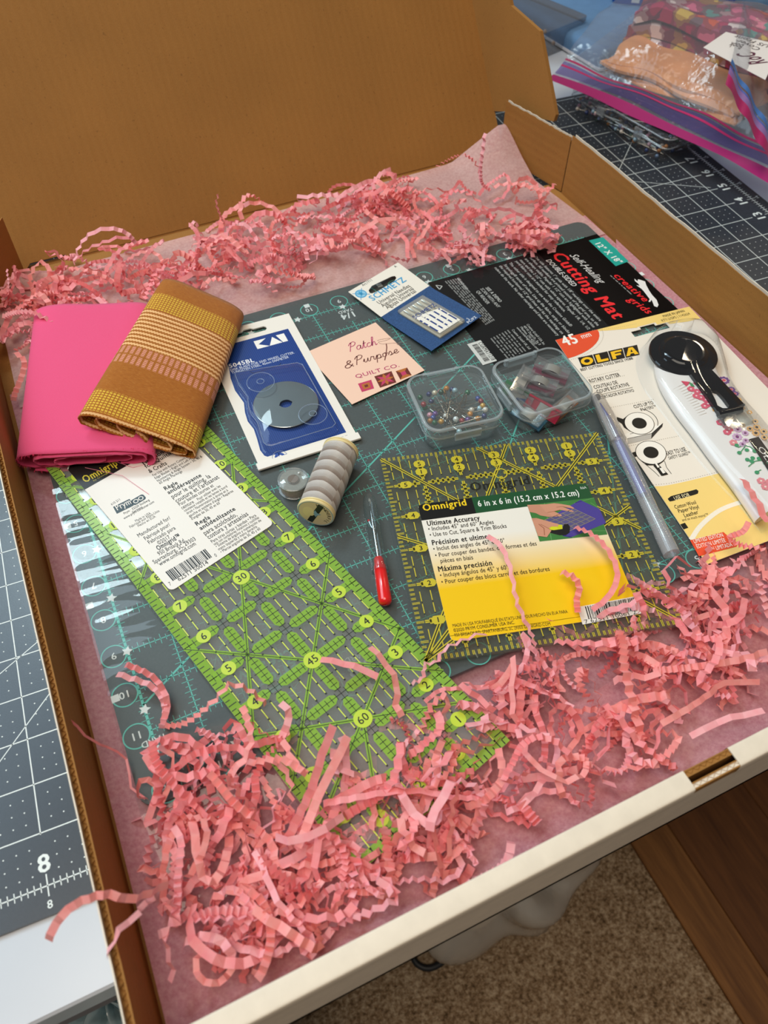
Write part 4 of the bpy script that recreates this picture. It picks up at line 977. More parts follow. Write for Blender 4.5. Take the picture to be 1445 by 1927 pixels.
# ---------------------------------------------------------------- thread spool and bobbin
sp0, sp1 = Vector((5.10, 4.44, 0)), Vector((6.42, 6.02, 0)); sd = (sp1-sp0).normalized(); sl = (sp1-sp0).length+.1; R0 = .47
so = sp0 + Vector((0, 0, .09+R0)) - sd*.05
ts = thing('thread_spool', 'lying cream spool wound with shiny variegated grey and brown thread', 'spool', tuple(so+sd*sl/2-Vector((0, 0, R0))))
cream = pm('#e6d6a0', .4)
for t0, flip in ((0, 1), (sl-.14, -1)):
    mb = MB(); mb.lathe(so+sd*t0, sd, [(0, .05), (0, R0-.02), (.02, R0), (.05, R0), (.06, R0-.025), (.08, R0-.025), (.09, R0), (.12, R0), (.14, R0-.02), (.14, .2)], 40); mb.build('end_cap', cream, ts, 40)
def thread_mat(name, cols, period, gloss=.35):
    m, n, b = base_mat(name)
    at_ = n.new('ShaderNodeUVMap'); sp = n.new('ShaderNodeSeparateXYZ'); n.put(sp.inputs[0], at_.outputs[0])
    u, v = sp.outputs[0], sp.outputs[1]
    z = n.math('MULTIPLY', n.math('ADD', n.math('MULTIPLY', v, 5.6), n.math('MULTIPLY', u, 1.0)), 1.0)
    saw = n.math('FRACT', n.math('ADD', z, n.math('MULTIPLY', n.math('PINGPONG', n.math('MULTIPLY', u, 7), 1), .16)))
    c = n.ramp(saw, [(0, lin(cols[0])), (.45, lin(cols[1])), (.5, lin(cols[2])), (.86, lin(cols[3])), (.9, lin(cols[0]))])
    n.put(b.inputs['Base Color'], c); b.inputs['Roughness'].default_value = gloss; b.inputs['Specular IOR Level'].default_value = .7
    b.inputs['Anisotropic'].default_value = .6
    wv = n.math('SINE', n.math('MULTIPLY', n.math('ADD', v, n.math('MULTIPLY', u, .02)), 480))
    n.put(b.inputs['Normal'], n.bump(wv, .5, .0004)); b.inputs['Sheen Weight'].default_value = .3
    return m
mb = MB(); UV = []; NU, NV = 48, 40
o_ = so+sd*.12; Uv = sd.orthogonal().normalized(); Wv = sd.cross(Uv)
for j in range(NV+1):
    for i in range(NU+1):
        a = 2*PI*i/NU; t = j/NV; r = R0-.015+.012*math.sin(t*PI)
        mb.v.append(tuple(o_+sd*(t*(sl-.24))+(Uv*math.cos(a)+Wv*math.sin(a))*r)); UV.append((i/NU, t))
for j in range(NV):
    for i in range(NU): mb.f.append((j*(NU+1)+i, j*(NU+1)+i+1, (j+1)*(NU+1)+i+1, (j+1)*(NU+1)+i)); mb.m.append(0)
mb.build('thread', thread_mat('variegated_thread', ('#b3ada6', '#d3cec8', '#7d6a5c', '#a2978c'), 1, .27), ts, 180, uv=UV)
fx_ = sd.cross(Vector((0, 0, 1))).normalized(); FS = Frame(so-sd*.001, fx_, Vector((0, 0, 1)))
if FS.n.dot(sd) > 0: FS = Frame(so-sd*.001, -fx_, Vector((0, 0, 1)))
P = Print(FS, .001)
P.disc('#dccba0', 0, 0, R0-.03, 1, 36); P.ring('#9fb3b5', 0, 0, R0-.03, .03, 2)
ca = math.radians(65)
P.line('#16151a', [(-.40*math.cos(ca), -.40*math.sin(ca)), (.40*math.cos(ca), .40*math.sin(ca))], .14, 2)
P.poly('#7fa6bd', [(0, .13), (.05, .03), (.15, 0), (.05, -.05), (0, -.13), (-.05, -.04), (-.15, 0), (-.05, .04)], 3)
P.text('#2a2520', 'DB113', (-.24, .10), size=.09, rot=-PI/2+.35, width=.30)
for k, ch in enumerate('WONDERFIL'):
    a = math.radians(75-k*15); P.text('#2a2520', ch, (.30*math.cos(a), .30*math.sin(a)), size=.085, rot=a-PI/2, align='c', bold=.03)
P.build('end_label', ts)
bc = at(552, 905, .37); bc.z = .075
bb = thing('bobbin', 'clear plastic bobbin wound with grey thread standing beside the spool', 'bobbin', tuple(bc))
cp = clear('bobbin_plastic', '#eef2f2', 1.2, 1.5, .12, '#dfe6e6', .08)
for z in (0, .33):
    mb = MB(); mb.lathe(bc+Vector((0, 0, z)), (0, 0, 1), [(0, .13), (0, .37), (.015, .395), (.03, .395), (.045, .37), (.045, .13)], 40); mb.build('flange', cp, bb, 40)
mb = MB(); mb.lathe(bc+Vector((0, 0, .0)), (0, 0, 1), [(0.02, .13), (.0, .15), (.37, .15), (.38, .13), (.36, .115), (.0, .115)], 28); mb.build('core', pm('#7d746c', .35, .3), bb, 40)
mb = MB(); mb.lathe(bc, (0, 0, 1), [(.046, .14), (.046, .345), (.19, .355), (.329, .345), (.329, .14)], 40); mb.build('thread', pm('#aea498', .4, .1, .6, .12, 700, .5, 1500), bb, 40)
mb = MB(); c_ = bc+Vector((.2, .12, .376)); mb.sphere(c_, .03, 8); mb.build('flange_hole', pm('#e9f0f0', .2), bb, 60)

# ---------------------------------------------------------------- seam ripper with clear cap
r0, r1 = Vector((6.56, 4.62, .22)), Vector((5.62, 1.58, .22)); rd = (r1-r0).normalized(); rl = (r1-r0).length
rp = thing('seam_ripper', 'small seam ripper with a bright red handle under a clear cap', 'seam ripper', tuple((r0+r1)/2-Vector((0, 0, .2))))
red = pm('#e01a1c', .22, 0, .6, coat=.5)
mb = MB(); mb.lathe(r0+rd*(rl*.60), rd, [(0, .02), (0, .10), (.06, .12), (.22, .12), (.24, .145), (.27, .145), (.28, .15), (rl*.4-.1, .155), (rl*.4-.04, .14), (rl*.4, .09), (rl*.4+.01, .01)], 28); mb.build('handle', red, rp, 40)
mb = MB(); mb.tube([r0+rd*(rl*.62), r0+rd*(rl*.3), r0+rd*(rl*.22), r0+rd*.18], [.045, .04, .035, .008], 10); sd2 = rd.cross(Vector((0, 0, 1)))
mb.tube([r0+rd*(rl*.34), r0+rd*(rl*.30)+sd2*.05, r0+rd*(rl*.24)+sd2*.09], [.02, .022, .02], 8); hk = mb.build('steel_fork', pm('#b9c0c4', .15, 1), rp, 40)
mb = MB(); mb.sphere(r0+rd*(rl*.245)+sd2*.09, .035, 10); mb.build('red_ball', red, hk, 60)
mb = MB(); mb.lathe(r0, rd, [(0, .01), (.01, .09), (.08, .14), (.3, .175), (rl*.66, .18), (rl*.70, .20), (rl*.72, .20), (rl*.72, .17)], 28)
mb.build('clear_cap', clear('cap_plastic', '#eef3f3', 1.3, 1.5, .03, '#e0eeee', .03), rp, 40)

# ---------------------------------------------------------------- frosted marker pen with a blue ink tube
p0, p1 = Vector((13.70, 5.16, .36)), Vector((12.33, -.06, .28)); pd = (p1-p0).normalized(); pl = (p1-p0).length; sd3 = pd.cross(Vector((0, 0, 1))).normalized()
pn = thing('marker_pen', 'frosted clear pen with a blue ink tube, cap end resting on the yellow card', 'pen', tuple((p0+p1)/2-Vector((0, 0, .28))))
frost = clear('frosted_plastic', '#eeeeef', 1.2, 1.5, .22, '#f0f0f2', .12)
mb = MB(); mb.lathe(p0+pd*.9, pd, [(0, .10), (.6, .16), (.75, .175), (.76, .19), (.80, .175), (.83, .19), (.87, .175), (.90, .19), (.94, .175), (.97, .19), (1.0, .185), (pl-1.55, .19), (pl-1.5, .2), (pl-.92, .2), (pl-.9, .1)], 28); mb.build('barrel', frost, pn, 40)
mb = MB(); mb.lathe(p0, pd, [(0, .05), (.02, .13), (.15, .17), (.8, .215), (1.75, .225), (1.76, .19)], 28); mb.build('cap', clear('cap_frosted', '#ebe9e6', 1.2, 1.5, .14, '#e6e0da', .1), pn, 40)
cl = Frame(p0+pd*.1+Vector((0, 0, .2)), sd3, Vector((0, 0, 1)))
mb = MB(); mb.loft([([(-.05, 0), (.05, 0), (.05, .06), (-.05, .06)], 0), ([(-.07, -.01), (.07, -.01), (.07, .07), (-.07, .07)], -.9), ([(-.06, .0), (.06, .0), (.06, .05), (-.06, .05)], -1.7)], 0, lambda x, y, z: p0+sd3*(x+.16)+Vector((0, 0, y+.1))-pd*z*1.0+pd*.1); mb.build('clip', frost, pn, 40)
mb = MB(); mb.tube([p0+pd*.35, p0+pd*.6, p0+pd*1.0, p0+pd*(pl*.66)], [.02, .05, .10, .10], 16); mb.build('ink_tube', pm('#3b45a8', .25, 0, .6), pn, 40)
mb = MB(); mb.sphere(p0+pd*.12, .10, 10); mb.build('cap_plug', pm('#45403d', .5), pn, 60)
# ---------------------------------------------------------------- clear hinged boxes
def container(name, label, cx, cy, w_, h_, H, rot, hinge, group=None):
    a = math.radians(rot); f = Frame((cx, cy, .072), (math.cos(a), math.sin(a), 0), (-math.sin(a), math.cos(a), 0))
    t = thing(name, label, 'box', (cx, cy, .07), group)
    pl_ = clear('box_plastic', '#fafcfc', .75, 1.45, .035, '#e4ecee', .012); edge = clear('box_edge_plastic', '#e6ebec', 1.0, 1.5, .26, '#e4eef1', .06)
    hb = H*.66
    mb = MB(); R = .42
    mb.loft([(rrect(0, 0, w_-.34, h_-.34, R-.1, 5), 0), (rrect(0, 0, w_-.24, h_-.24, R-.06, 5), .05), (rrect(0, 0, w_-.14, h_-.14, R-.02, 5), hb), (rrect(0, 0, w_-.22, h_-.22, R-.05, 5), hb), (rrect(0, 0, w_-.32, h_-.32, R-.1, 5), .06)], 0, f)
    mb.build('box_body', pl_, t, 40)
    mb = MB()                                     # lid: skirt and a slightly sunk top
    mb.loft([(rrect(0, 0, w_, h_, R, 6), hb-.02), (rrect(0, 0, w_-.01, h_-.01, R, 6), H-.05), (rrect(0, 0, w_-.07, h_-.07, R-.03, 6), H), (rrect(0, 0, w_-.17, h_-.17, R-.07, 6), H-.005), (rrect(0, 0, w_-.24, h_-.24, R-.1, 6), H-.05)], 0, f)
    ld = mb.build('lid', pl_, t, 40)
    mb = MB(); mb.loft([(rrect(0, 0, w_+.005, h_+.005, R, 8), H-.05), (rrect(0, 0, w_-.03, h_-.03, R-.015, 8), H-.005), (rrect(0, 0, w_-.09, h_-.09, R-.04, 8), H+.006), (rrect(0, 0, w_-.17, h_-.17, R-.07, 8), H-.005)], 0, f, (False, False)); mb.build('lid_rim', edge, ld, 60)
    mb = MB(); mb.loft([(rrect(0, 0, w_+.01, h_+.01, R, 8), hb-.04), (rrect(0, 0, w_+.02, h_+.02, R, 8), hb), (rrect(0, 0, w_+.005, h_+.005, R, 8), hb+.03)], 0, f, (False, False)); mb.build('lid_seam', edge, ld, 60)
    hf = {'n': lambda x, y, z: f(x, h_/2+y, z), 's': lambda x, y, z: f(x, -h_/2-y, z), 'w': lambda x, y, z: f(-w_/2-y, x, z)}
    mb = MB(); mb.box((-.42, -.03, hb-.05), (.42, .06, hb+.16), 0, hf[hinge[0]]); mb.box((-.5, -.02, hb), (-.42, .09, hb+.2), 0, hf[hinge[0]]); mb.box((.42, -.02, hb), (.5, .09, hb+.2), 0, hf[hinge[0]]); mb.build('hinge', edge, t)
    mb = MB(); mb.box((-.36, -.01, hb-.14), (.36, .05, hb+.1), 0, hf[hinge[1]]); mb.build('latch', edge, t)
    return t, f
pbx, pf = container('pin_box', 'clear plastic box full of ball-headed pins, left of the clip box', 9.80, 6.22, 2.2, 2.2, .85, -8.5, 'ns')
HP = [('pink', '#e59aa8', 824.4, 728.5), ('gold', '#c8912e', 833, 731), ('orange', '#d08a2a', 840, 731), ('navy', '#27346f', 848.6, 730), ('pale blue', '#9fc2cf', 856, 735), ('navy', '#27346f', 807, 742), ('pearl', '#d9cfb6', 818, 739.5), ('green', '#17603f', 790.5, 748), ('green', '#124a33', 830, 738),
      ('red', '#9c2b35', 797, 761), ('green', '#17603f', 799.5, 767), ('navy', '#2c2f63', 811.5, 756), ('pink', '#e3a3b5', 808.5, 781), ('violet', '#6a3f92', 818.8, 779), ('royal blue', '#2b4699', 815, 786.5), ('copper', '#b2783c', 809.5, 792), ('green', '#17603f', 817.8, 795.5), ('gold', '#c9952f', 830, 793.5),
      ('pearl', '#d9d6cf', 838.6, 783), ('clear white', '#dfe6e6', 857.6, 789), ('royal blue', '#2b4699', 900, 750), ('red', '#8f2530', 911, 753.6), ('gold', '#d3a23a', 911, 763), ('pearl', '#e2dfd6', 914, 771), ('pale blue', '#a7c8d6', 902, 769), ('pearl', '#d7d0c4', 887.3, 771.6), ('orange', '#d58f2d', 884.6, 779.5),
      ('green', '#1b6b47', 879.7, 738.5), ('orange', '#d98a25', 899, 788), ('navy', '#27346f', 911, 783), ('red', '#a12c3a', 869, 792), ('violet', '#643a86', 880.4, 790), ('pale blue', '#a9ccd6', 864, 812)]
steel = pm('#b4aea4', .22, 1)
hm = MB(); hm.sphere((0, 0, 0), .082, 12); nm = MB(); nm.lathe((0, 0, 0), (1, 0, 0), [(.05, .03), (.085, .02), (.1, .0145), (1.2, .0145), (1.33, .002)], 6)
rp_ = random.Random(4); proto = {}
cnt = {}
for c in HP: cnt.setdefault(c[0], []).append(c)
ORD = ['first', 'second', 'third', 'fourth', 'fifth', 'sixth']
for i, (cn, cc, x_, y_) in enumerate(HP):
    zz = .19+.26*rp_.random() if i < 32 else .17
    h = at(x_, y_, .07+zz)
    lx_, ly_ = (h-pf.o).dot(pf.x), (h-pf.o).dot(pf.y); lx_ = max(-.86, min(.86, lx_)); ly_ = max(-.86, min(.86, ly_)); h = pf(lx_, ly_, zz)
    tx, ty = rp_.uniform(-.3, .3), rp_.uniform(-.3, .3); dx_, dy_ = tx-lx_, ty-ly_; 
    yaw = math.atan2(dy_, dx_)+math.radians(-8.5)
    if i in (29, 30, 31): yaw = math.radians(-8.5 + (180 if i == 29 else 175))
    for _ in range(40):                          # turn until the point stays inside the box
        e = Vector((math.cos(yaw), math.sin(yaw), 0))*1.33; qx, qy = lx_+e.dot(pf.x), ly_+e.dot(pf.y)
        if abs(qx) < .88 and abs(qy) < .88: break
        yaw += .16
    pitch = math.asin(max(-.2, min(.2, (zz-rp_.uniform(.12, .34))/1.33)))
    sib = sorted(cnt[cn], key=lambda c: c[2]); k = sib.index(HP[i])
    lab_ = f"{cn} ball-headed pin in the clear pin box" + (f", {ORD[k]} {cn} head from the left" if len(sib) > 1 else f", the only {cn} one")
    if not proto:
        o = thing('ball_pin', lab_, 'pin', h, 'ball-headed pins in the clear box')
        a_h = hm.build('pin_head', pm(cc, .18, .15, .7, coat=.6), None, 180); a_h.location = (0, 0, 0); a_h.parent = o
        a_n = nm.build('pin_shaft', steel, None, 40); a_n.location = (.69*S, 0, 0); a_n.parent = o
        lo_ = min(v[0] for v in nm.v); a_n.location = ((.05+1.33)/2*S, 0, -.03*S); a_h.location = (0, 0, -.082*S)
        proto = {'o': o, 'h': a_h, 'n': a_n}
    else:
        o = proto['o'].copy(); COL.objects.link(o); o['label'] = lab_; o.location = Vector(h)*S
        a_h = proto['h'].copy(); a_h.data = a_h.data.copy(); a_h.data.materials[0] = pm(cc, .18, .15, .7, coat=.6); COL.objects.link(a_h); a_h.parent = o
        a_n = proto['n'].copy(); COL.objects.link(a_n); a_n.parent = o
    o.rotation_euler = (0, pitch, yaw)

cbx, cf = container('clip_box', 'clear plastic box holding coloured sewing clips, right of the pin box', 12.25, 5.80, 2.2, 2.2, .88, -1.5, 'nw')
def clip(label, col, top, x, y, z, yaw, pitch, roll, sc_=1.0):
    o = thing('sewing_clip', label, 'clip', cf(x, y, z), 'sewing clips in the clear box')
    o.rotation_euler = (math.radians(roll), math.radians(pitch), math.radians(yaw)); o.scale = (sc_,)*3
    def jaw(name, m, sgn):
        mb = MB(); n = 8; W_2 = .19
        top_ = []
        for k in range(n+1):
            t = k/n; xx = -.5+t*1.0; zz = sgn*(.02+.10*abs(t-.45)*1.6)
            top_.append((xx, zz))
        mb.grid(lambda u, v: (-.5+u, -W_2+2*W_2*v, sgn*(.03+.16*abs(u-.62))), 12, 2)
        mb.grid(lambda u, v: (-.5+u, -W_2+2*W_2*v, sgn*(.07+.16*abs(u-.62))), 12, 2)
        for s2 in (-1, 1):
            mb.grid(lambda u, v: (-.5+u, s2*W_2, sgn*(.03+.16*abs(u-.62)+v*.08)), 12, 1); mb.grid(lambda u, v: (-.5+u, s2*(W_2-.05), sgn*(.06+.16*abs(u-.62)+v*.05)), 12, 1)
            mb.grid(lambda u, v: (-.5+u, s2*(W_2-.05*v), sgn*(.11+.16*abs(u-.62))), 12, 1)
        for xx in (-.5, .5):
            mb.grid(lambda u, v: (xx, -W_2+2*W_2*u, sgn*(.03+.16*abs(xx+.5-.62)+v*.08)), 6, 1)
        r_ = mb.build(name, m, None, 30); r_.parent = o; return r_
    jaw('lower_jaw', col, -1); jaw('upper_jaw', top, 1)
    mb = MB()
    mb.tube([(.18*math.cos(a)+.12, 0, .13*math.sin(a)) for a in [math.radians(t) for t in range(30, 340, 20)]], .012, 4)
    prof = [(.26*math.cos(math.radians(t))+.02, .15*math.sin(math.radians(t))) for t in range(20, 341, 20)]
    V = [(x_, s2*.13, z_) for x_, z_ in prof for s2 in (-1, 1)]
    mb.v = []; mb.f = []; mb.m = []; mb.add(V, [(2*i, 2*i+1, 2*i+3, 2*i+2) for i in range(len(prof)-1)])
    r_ = mb.build('spring', pm('#98958f', .5, .3, .3), None, 60); r_.parent = o
    return o
cc_ = clear('clip_clear', '#f0f0f0', 1.3, 1.5, .08, '#e8e8ea', .06)
def tinted(nm_, h, mk=.5): return clear('clip_'+nm_, blend('#ffffff', h, .75), 1.1, 1.5, mk, h, .08)
clip('clip with clear upper and magenta lower jaw, the nearer magenta one', tinted('magenta', '#a3134f'), cc_, .06, .18, .56, -48, 6, 0)
clip('clip with clear upper and magenta lower jaw, nearer the yellow card', tinted('magenta', '#a3134f'), cc_, .60, .44, .58, -48, 6, 4)
clip('clear sewing clip with a shining steel spring near the hinge', cc_, cc_, -.36, .42, .52, 38, -6, 14)
clip('upright clear and green sewing clip at the latch side of the box', tinted('green', '#2ba35a'), cc_, -.62, .12, .40, -62, 4, 64)
clip('blue sewing clip in the middle of the clip box', tinted('blue', '#1d4f8f'), cc_, -.22, -.14, .36, -40, 12, -40)
clip('pink red sewing clip at the near side of the clip box', tinted('pink', '#dd3558'), tinted('pink', '#dd3558', .3), -.16, -.52, .30, -58, 10, 50)
clip('orange sewing clip lying in the near right corner of the clip box', tinted('orange', '#e98a1c'), cc_, .46, -.60, .22, 22, 0, 12)
clip('clear and teal blue sewing clip in the near left corner', tinted('teal', '#4f8fae'), cc_, -.62, -.52, .24, -70, 0, 20)
clip('clear sewing clip lying under the magenta clips', cc_, cc_, .50, -.02, .26, 8, 4, -10)

# ---------------------------------------------------------------- rotary cutter on its yellow and white blister card
oz = .075; oL = at(1330, 1062, oz); FO = Frame(oL, (4.645, -.396, 0), (.0852, .9964, 0))
TLx_, TLy_ = None, None
HO = 8.43; WO = 4.66
FO.zf = lambda x, y: .46*max(0, x/WO)*max(0, 1-y/HO)
SK_ = (at(1045, 640, oz)-oL); skew = SK_.dot(FO.x)/HO          # the card stands slightly askew
class SkewFrame(Frame):
    def __call__(s, x, y, h=0.0): return Frame.__call__(s, x+skew*y, y, h)
    def loc(s, px, py):
        a, b = Frame.loc(s, px, py); return (a-skew*b, b)
FO = SkewFrame(FO.o, FO.x, FO.y, FO.zf)
def loh(px, py, h):
    s = FO; p = at(px, py, s.o.z+h)-s.o
    for _ in range(6):
        a, b = p.dot(s.x), p.dot(s.y); p = at(px, py, s.o.z+h+s.zf(a, b))-s.o; p.z = 0
    return (p.dot(s.x)-skew*p.dot(s.y), p.dot(s.y))
op = thing('cutter_pack', 'yellow and white blister card of a rotary cutter along the right wall of the box', 'package', tuple(FO(2.3, 4.2, 0)))
def gridpoly(pts, n=8):
    out_ = []
    for a, b in zip(pts, pts[1:]+pts[:1]): out_ += [(a[0]+(b[0]-a[0])*k/n, a[1]+(b[1]-a[1])*k/n) for k in range(n)]
    return out_
hc = FO.loc(1223, 620)
hole = [(hc[0]+x, hc[1]+y) for x, y in ((-.62, -.1), (-.58, -.15), (.58, -.15), (.66, -.08), (.66, .02), (.6, .09), (.3, .09), (.24, .2), (.1, .24), (-.1, .24), (-.2, .18), (-.24, .09), (-.56, .09), (-.64, .02))]
rim = rrect(WO/2, HO/2, WO, HO, .2, 4)
mb = MB()
def nearest_split(h0): 
    """card as a fine grid so that it can follow its bend, leaving out the cells of the hang hole"""
    V, F = [], []; nu, nv = 92, 168
    for j in range(nv+1):
        for i in range(nu+1): V.append(FO(WO*i/nu, HO*j/nv, h0))
    inh = lambda x, y: abs(x-hc[0]) < .62 and abs(y-hc[1]+.02) < .12 or (abs(x-hc[0]) < .26 and abs(y-hc[1]-.08) < .14)
    for j in range(nv):
        for i in range(nu):
            if not inh(WO*(i+.5)/nu, HO*(j+.5)/nv): F.append((j*(nu+1)+i, j*(nu+1)+i+1, (j+1)*(nu+1)+i+1, (j+1)*(nu+1)+i))
    return V, F
for h0 in (-.018, 0): mb.add(*nearest_split(h0))
n_ = len(rim); mb.add([FO(x, y, h) for h in (-.018, 0) for x, y in gridpoly([(0, 0), (WO, 0), (WO, HO), (0, HO)], 30)], [(i, (i+1) % 120, 120+(i+1) % 120, 120+i) for i in range(120)])
mb.build('backing_card', pm('#ece2d3', .4), op)
P = Print(FO, .002); P.rough = .38
OY = '#f3d27c'; INK = '#15130f'; RD = '#e4502c'
def fill(c, pts, layer=1): P.poly(c, gridpoly(pts, 6), layer)
a1 = [FO.loc(1115, 620), FO.loc(1180, 612), FO.loc(1260, 606), FO.loc(1300, 604), FO.loc(1318, 607)]
for x0 in range(48):                               # upper yellow field, in narrow columns that follow the bend and spare the hole
    t0, t1 = x0/48, (x0+1)/48; xa, xb = a1[0][0]+(WO-a1[0][0])*t0, a1[0][0]+(WO-a1[0][0])*t1
    lo0 = HO-.02-.62*min(1, t0*1.15)**.8-.0; lo1 = HO-.02-.62*min(1, t1*1.15)**.8
    if xb > hc[0]-.66 and xa < hc[0]+.66: lo0 = lo1 = max(lo0, hc[1]+(.24 if abs((xa+xb)/2-hc[0]) < .32 else .12))
    P.poly(OY, [(xa, lo0), (xb, lo1), (xb, HO), (xa, HO)], 1)
P.dots('#b9a98a', [FO.loc(1115, 622), FO.loc(1160, 617), FO.loc(1200, 609)], .02, .06, 2)
cx0, cy0 = FO.loc(1045, 640); qr = [(0, HO)]+[(1.42*math.cos(math.radians(t)), HO+.86*math.sin(math.radians(t))) for t in range(0, -91, -10)]
P.poly(RD, qr, 2); P.dots('#a79d8c', [(x*1.09, HO+(y-HO)*1.1) for x, y in qr[1:]], .02, .055, 2)
P.ptext('#f4efe6', '45', (1063, 651.5), (1092, 644), .43, bold=.06, layer=3); P.ptext('#f4efe6', 'mm', (1095.5, 638), (1114.3, 632.5), .22, bold=.01, layer=3)
LQ = [FO.loc(*p) for p in ((1094.7, 691.7), (1203.4, 667.9), (1198.4, 649.1), (1087, 673.5))]
lg = lambda u, v: tuple((LQ[0][i]*(1-u)+LQ[1][i]*u)*(1-v)+(LQ[3][i]*(1-u)+LQ[2][i]*u)*v for i in (0, 1))
YL = '#f2bd1d'
for k, ch in enumerate('OLFA'):
    u0, u1_ = k*.253, k*.253+.241
    P.poly('#121110', [lg(u0, 0), lg(u1_, 0), lg(u1_, 1), lg(u0, 1)], 2)
    f = lambda a, b: lg(u0+a*(u1_-u0), b)
    if ch == 'O':
        o_r = [f(.5+.42*math.cos(t), .5+.38*math.sin(t)) for t in [2*PI*i/24 for i in range(24)]]; i_r = [f(.5+.20*math.cos(t), .5+.17*math.sin(t)) for t in [2*PI*i/24 for i in range(24)]]
        P.poly(YL, o_r, 3); P.poly('#121110', i_r, 4)
    elif ch == 'L': P.poly(YL, [f(.12, .12), f(.9, .12), f(.9, .34), f(.4, .34), f(.4, .88), f(.12, .88)], 3)
    elif ch == 'F': P.poly(YL, [f(.14, .12), f(.4, .12), f(.4, .4), f(.8, .4), f(.8, .58), f(.4, .58), f(.4, .7), f(.9, .7), f(.9, .88), f(.14, .88)], 3)
    else:
        P.poly(YL, [f(.06, .12), f(.32, .12), f(.4, .28), f(.62, .28), f(.68, .12), f(.95, .12), f(.66, .88), f(.36, .88)], 3); P.poly('#121110', [f(.42, .42), f(.6, .42), f(.51, .7)], 4)
for t_, a, b, sz, bo in (('BEST CUTTING TOOLS SINCE 1958\u00ae', (1093.3, 698.7), (1192, 676.3), .1, .03), ('ROTARY CUTTER', (1110, 721), (1167.5, 708), .145, .012), ('COUTEAU DE', (1118.5, 732.4), (1163.3, 722), .135, .012), ('COUPE ROTATIVE', (1124, 740.8), (1184.9, 726), .135, .012), ('CORTADOR ROTATIVO', (1129, 751.5), (1194, 737), .115, .008),
    ('CUTS UP TO', (1193.6, 768.8), (1230.6, 760.4), .125, .012), ('8 LAYERS\u2122', (1206, 773.9), (1236, 767.2), .11, -.004), ('EASY TO USE', (1255, 857.3), (1292, 848.7), .14, .012), ('SAFETY GUARD\u2122', (1259, 865.3), (1301, 854.6), .105, -.004), ('MADE IN JAPAN', (1248.8, 597.8), (1289.4, 586.6), .11, .012), ('RTY-2/GPS | 1142624', (1246, 606), (1299, 592), .11, -.004),
    ('Cotton\u00b7Wool', (1270.4, 958), (1311, 948), .115, .018), ('Paper\u00b7Vinyl', (1276.8, 965.7), (1316, 956.8), .115, .018), ('Leather', (1288, 974), (1314.7, 966.6), .115, .018), ('and so much more!\u2122', (1284, 981.3), (1334, 970.6), .08, 0)):
    P.ptext(INK, t_, a, b, sz, bold=bo, layer=3)
P.line('#8a8274', [FO.loc(1131, 742.5), FO.loc(1190, 729)], .018, 2)
for a, b in (((1105, 711), (1168, 696)), ((1112, 722), (1178, 706)), ((1150, 767), (1233, 751)), ((1180, 840), (1280, 820))): P.dots('#a79d8c', [FO.loc(*a), FO.loc(*b)], .02, .06, 2)
# drawing: blade over layered fabric
wh = '#f3ece0'
c1 = FO.loc(1202.6, 797)
fill('#f3ece0', [FO.loc(*p) for p in ((1150, 826), (1182, 815), (1247, 797), (1226, 818), (1180, 826))], 2); P.ppoly('#b9b2a8', [(1180, 826), (1226, 816), (1225, 826), (1181, 836)], 3); P.ppoly('#2b2825', [(1226, 816), (1247, 797), (1246, 803), (1225, 826)], 3)
P.line(INK, [FO.loc(1180, 826), FO.loc(1226, 816), FO.loc(1247, 797)], .014, 4); P.line(INK, [FO.loc(1185, 817), FO.loc(1230, 805)], .01, 4)
P.ppoly(INK, [(1160, 785), (1172, 789), (1182, 781), (1196, 778), (1205, 782), (1190, 792), (1186, 806), (1196, 813), (1185, 812), (1174, 805), (1170, 798), (1161, 792)], 5)
P.disc(wh, *c1, .40, 6, 28); P.ring(INK, *c1, .40, .014, 7); P.disc(INK, *c1, .2, 8, 24); P.ring(INK, c1[0]+.04, c1[1]+.05, .49, .014, 5, 28, -40, 55)
c2 = FO.loc(1224.4, 852)
P.ppoly(INK, [(1203, 858), (1212, 872), (1226, 874), (1243, 867), (1249, 852), (1252, 858), (1249, 868), (1238, 876), (1254, 892), (1244, 896), (1230, 876), (1216, 876), (1206, 868)], 5)
P.disc(wh, *c2, .40, 6, 28); P.ring(INK, *c2, .40, .016, 7); P.disc(INK, *c2, .2, 8, 24)
P.ppoly(INK, [(1229, 877), (1238, 874), (1257, 893), (1246, 896)], 6); P.ppoly(wh, [(1231, 868), (1238, 870), (1235, 872), (1241, 880), (1237, 881), (1232, 873), (1229, 874)], 9); P.ppoly(wh, [(1240, 882), (1245, 881), (1252, 890), (1247, 892)], 9)
P.line(INK, [FO.loc(1213, 873), FO.loc(1231, 888), FO.loc(1240, 897)], .012, 5); P.line(INK, [FO.loc(1250, 868), FO.loc(1254, 880), FO.loc(1263, 892)], .012, 5)
# lower yellow field with a pale sweep and the red edition tag
lowb = [FO.loc(1228, 907.5), FO.loc(1260, 914), FO.loc(1292, 920), FO.loc(1340, 926), FO.loc(1412.8, 927)]
ylow = lambda x: 2.5 - .48*min(1, max(0, x/WO))**.6
for k in range(24):
    xa, xb = WO*k/24, WO*(k+1)/24
    P.poly(OY, [(xa, .0), (xb, 0), (xb, ylow(xb)), (xa, ylow(xa))], 1)
P.dots('#a79d8c', [(WO*k/12, ylow(WO*k/12)+.05) for k in range(13)], .02, .06, 2)
P.stroke('#f3ead6', [FO.loc(1300, 1016), FO.loc(1318, 990), FO.loc(1350, 963), FO.loc(1385, 948), FO.loc(1425, 939)], .12, 2)
P.ppoly(INK, [(1256, 939), (1262, 934), (1310, 921), (1314, 924), (1313, 929), (1308, 931), (1266, 943), (1260, 944)], 2); P.ptext('#f3e3b0', 'USE FOR', (1270, 942), (1299, 934), .12, bold=.01, layer=3)
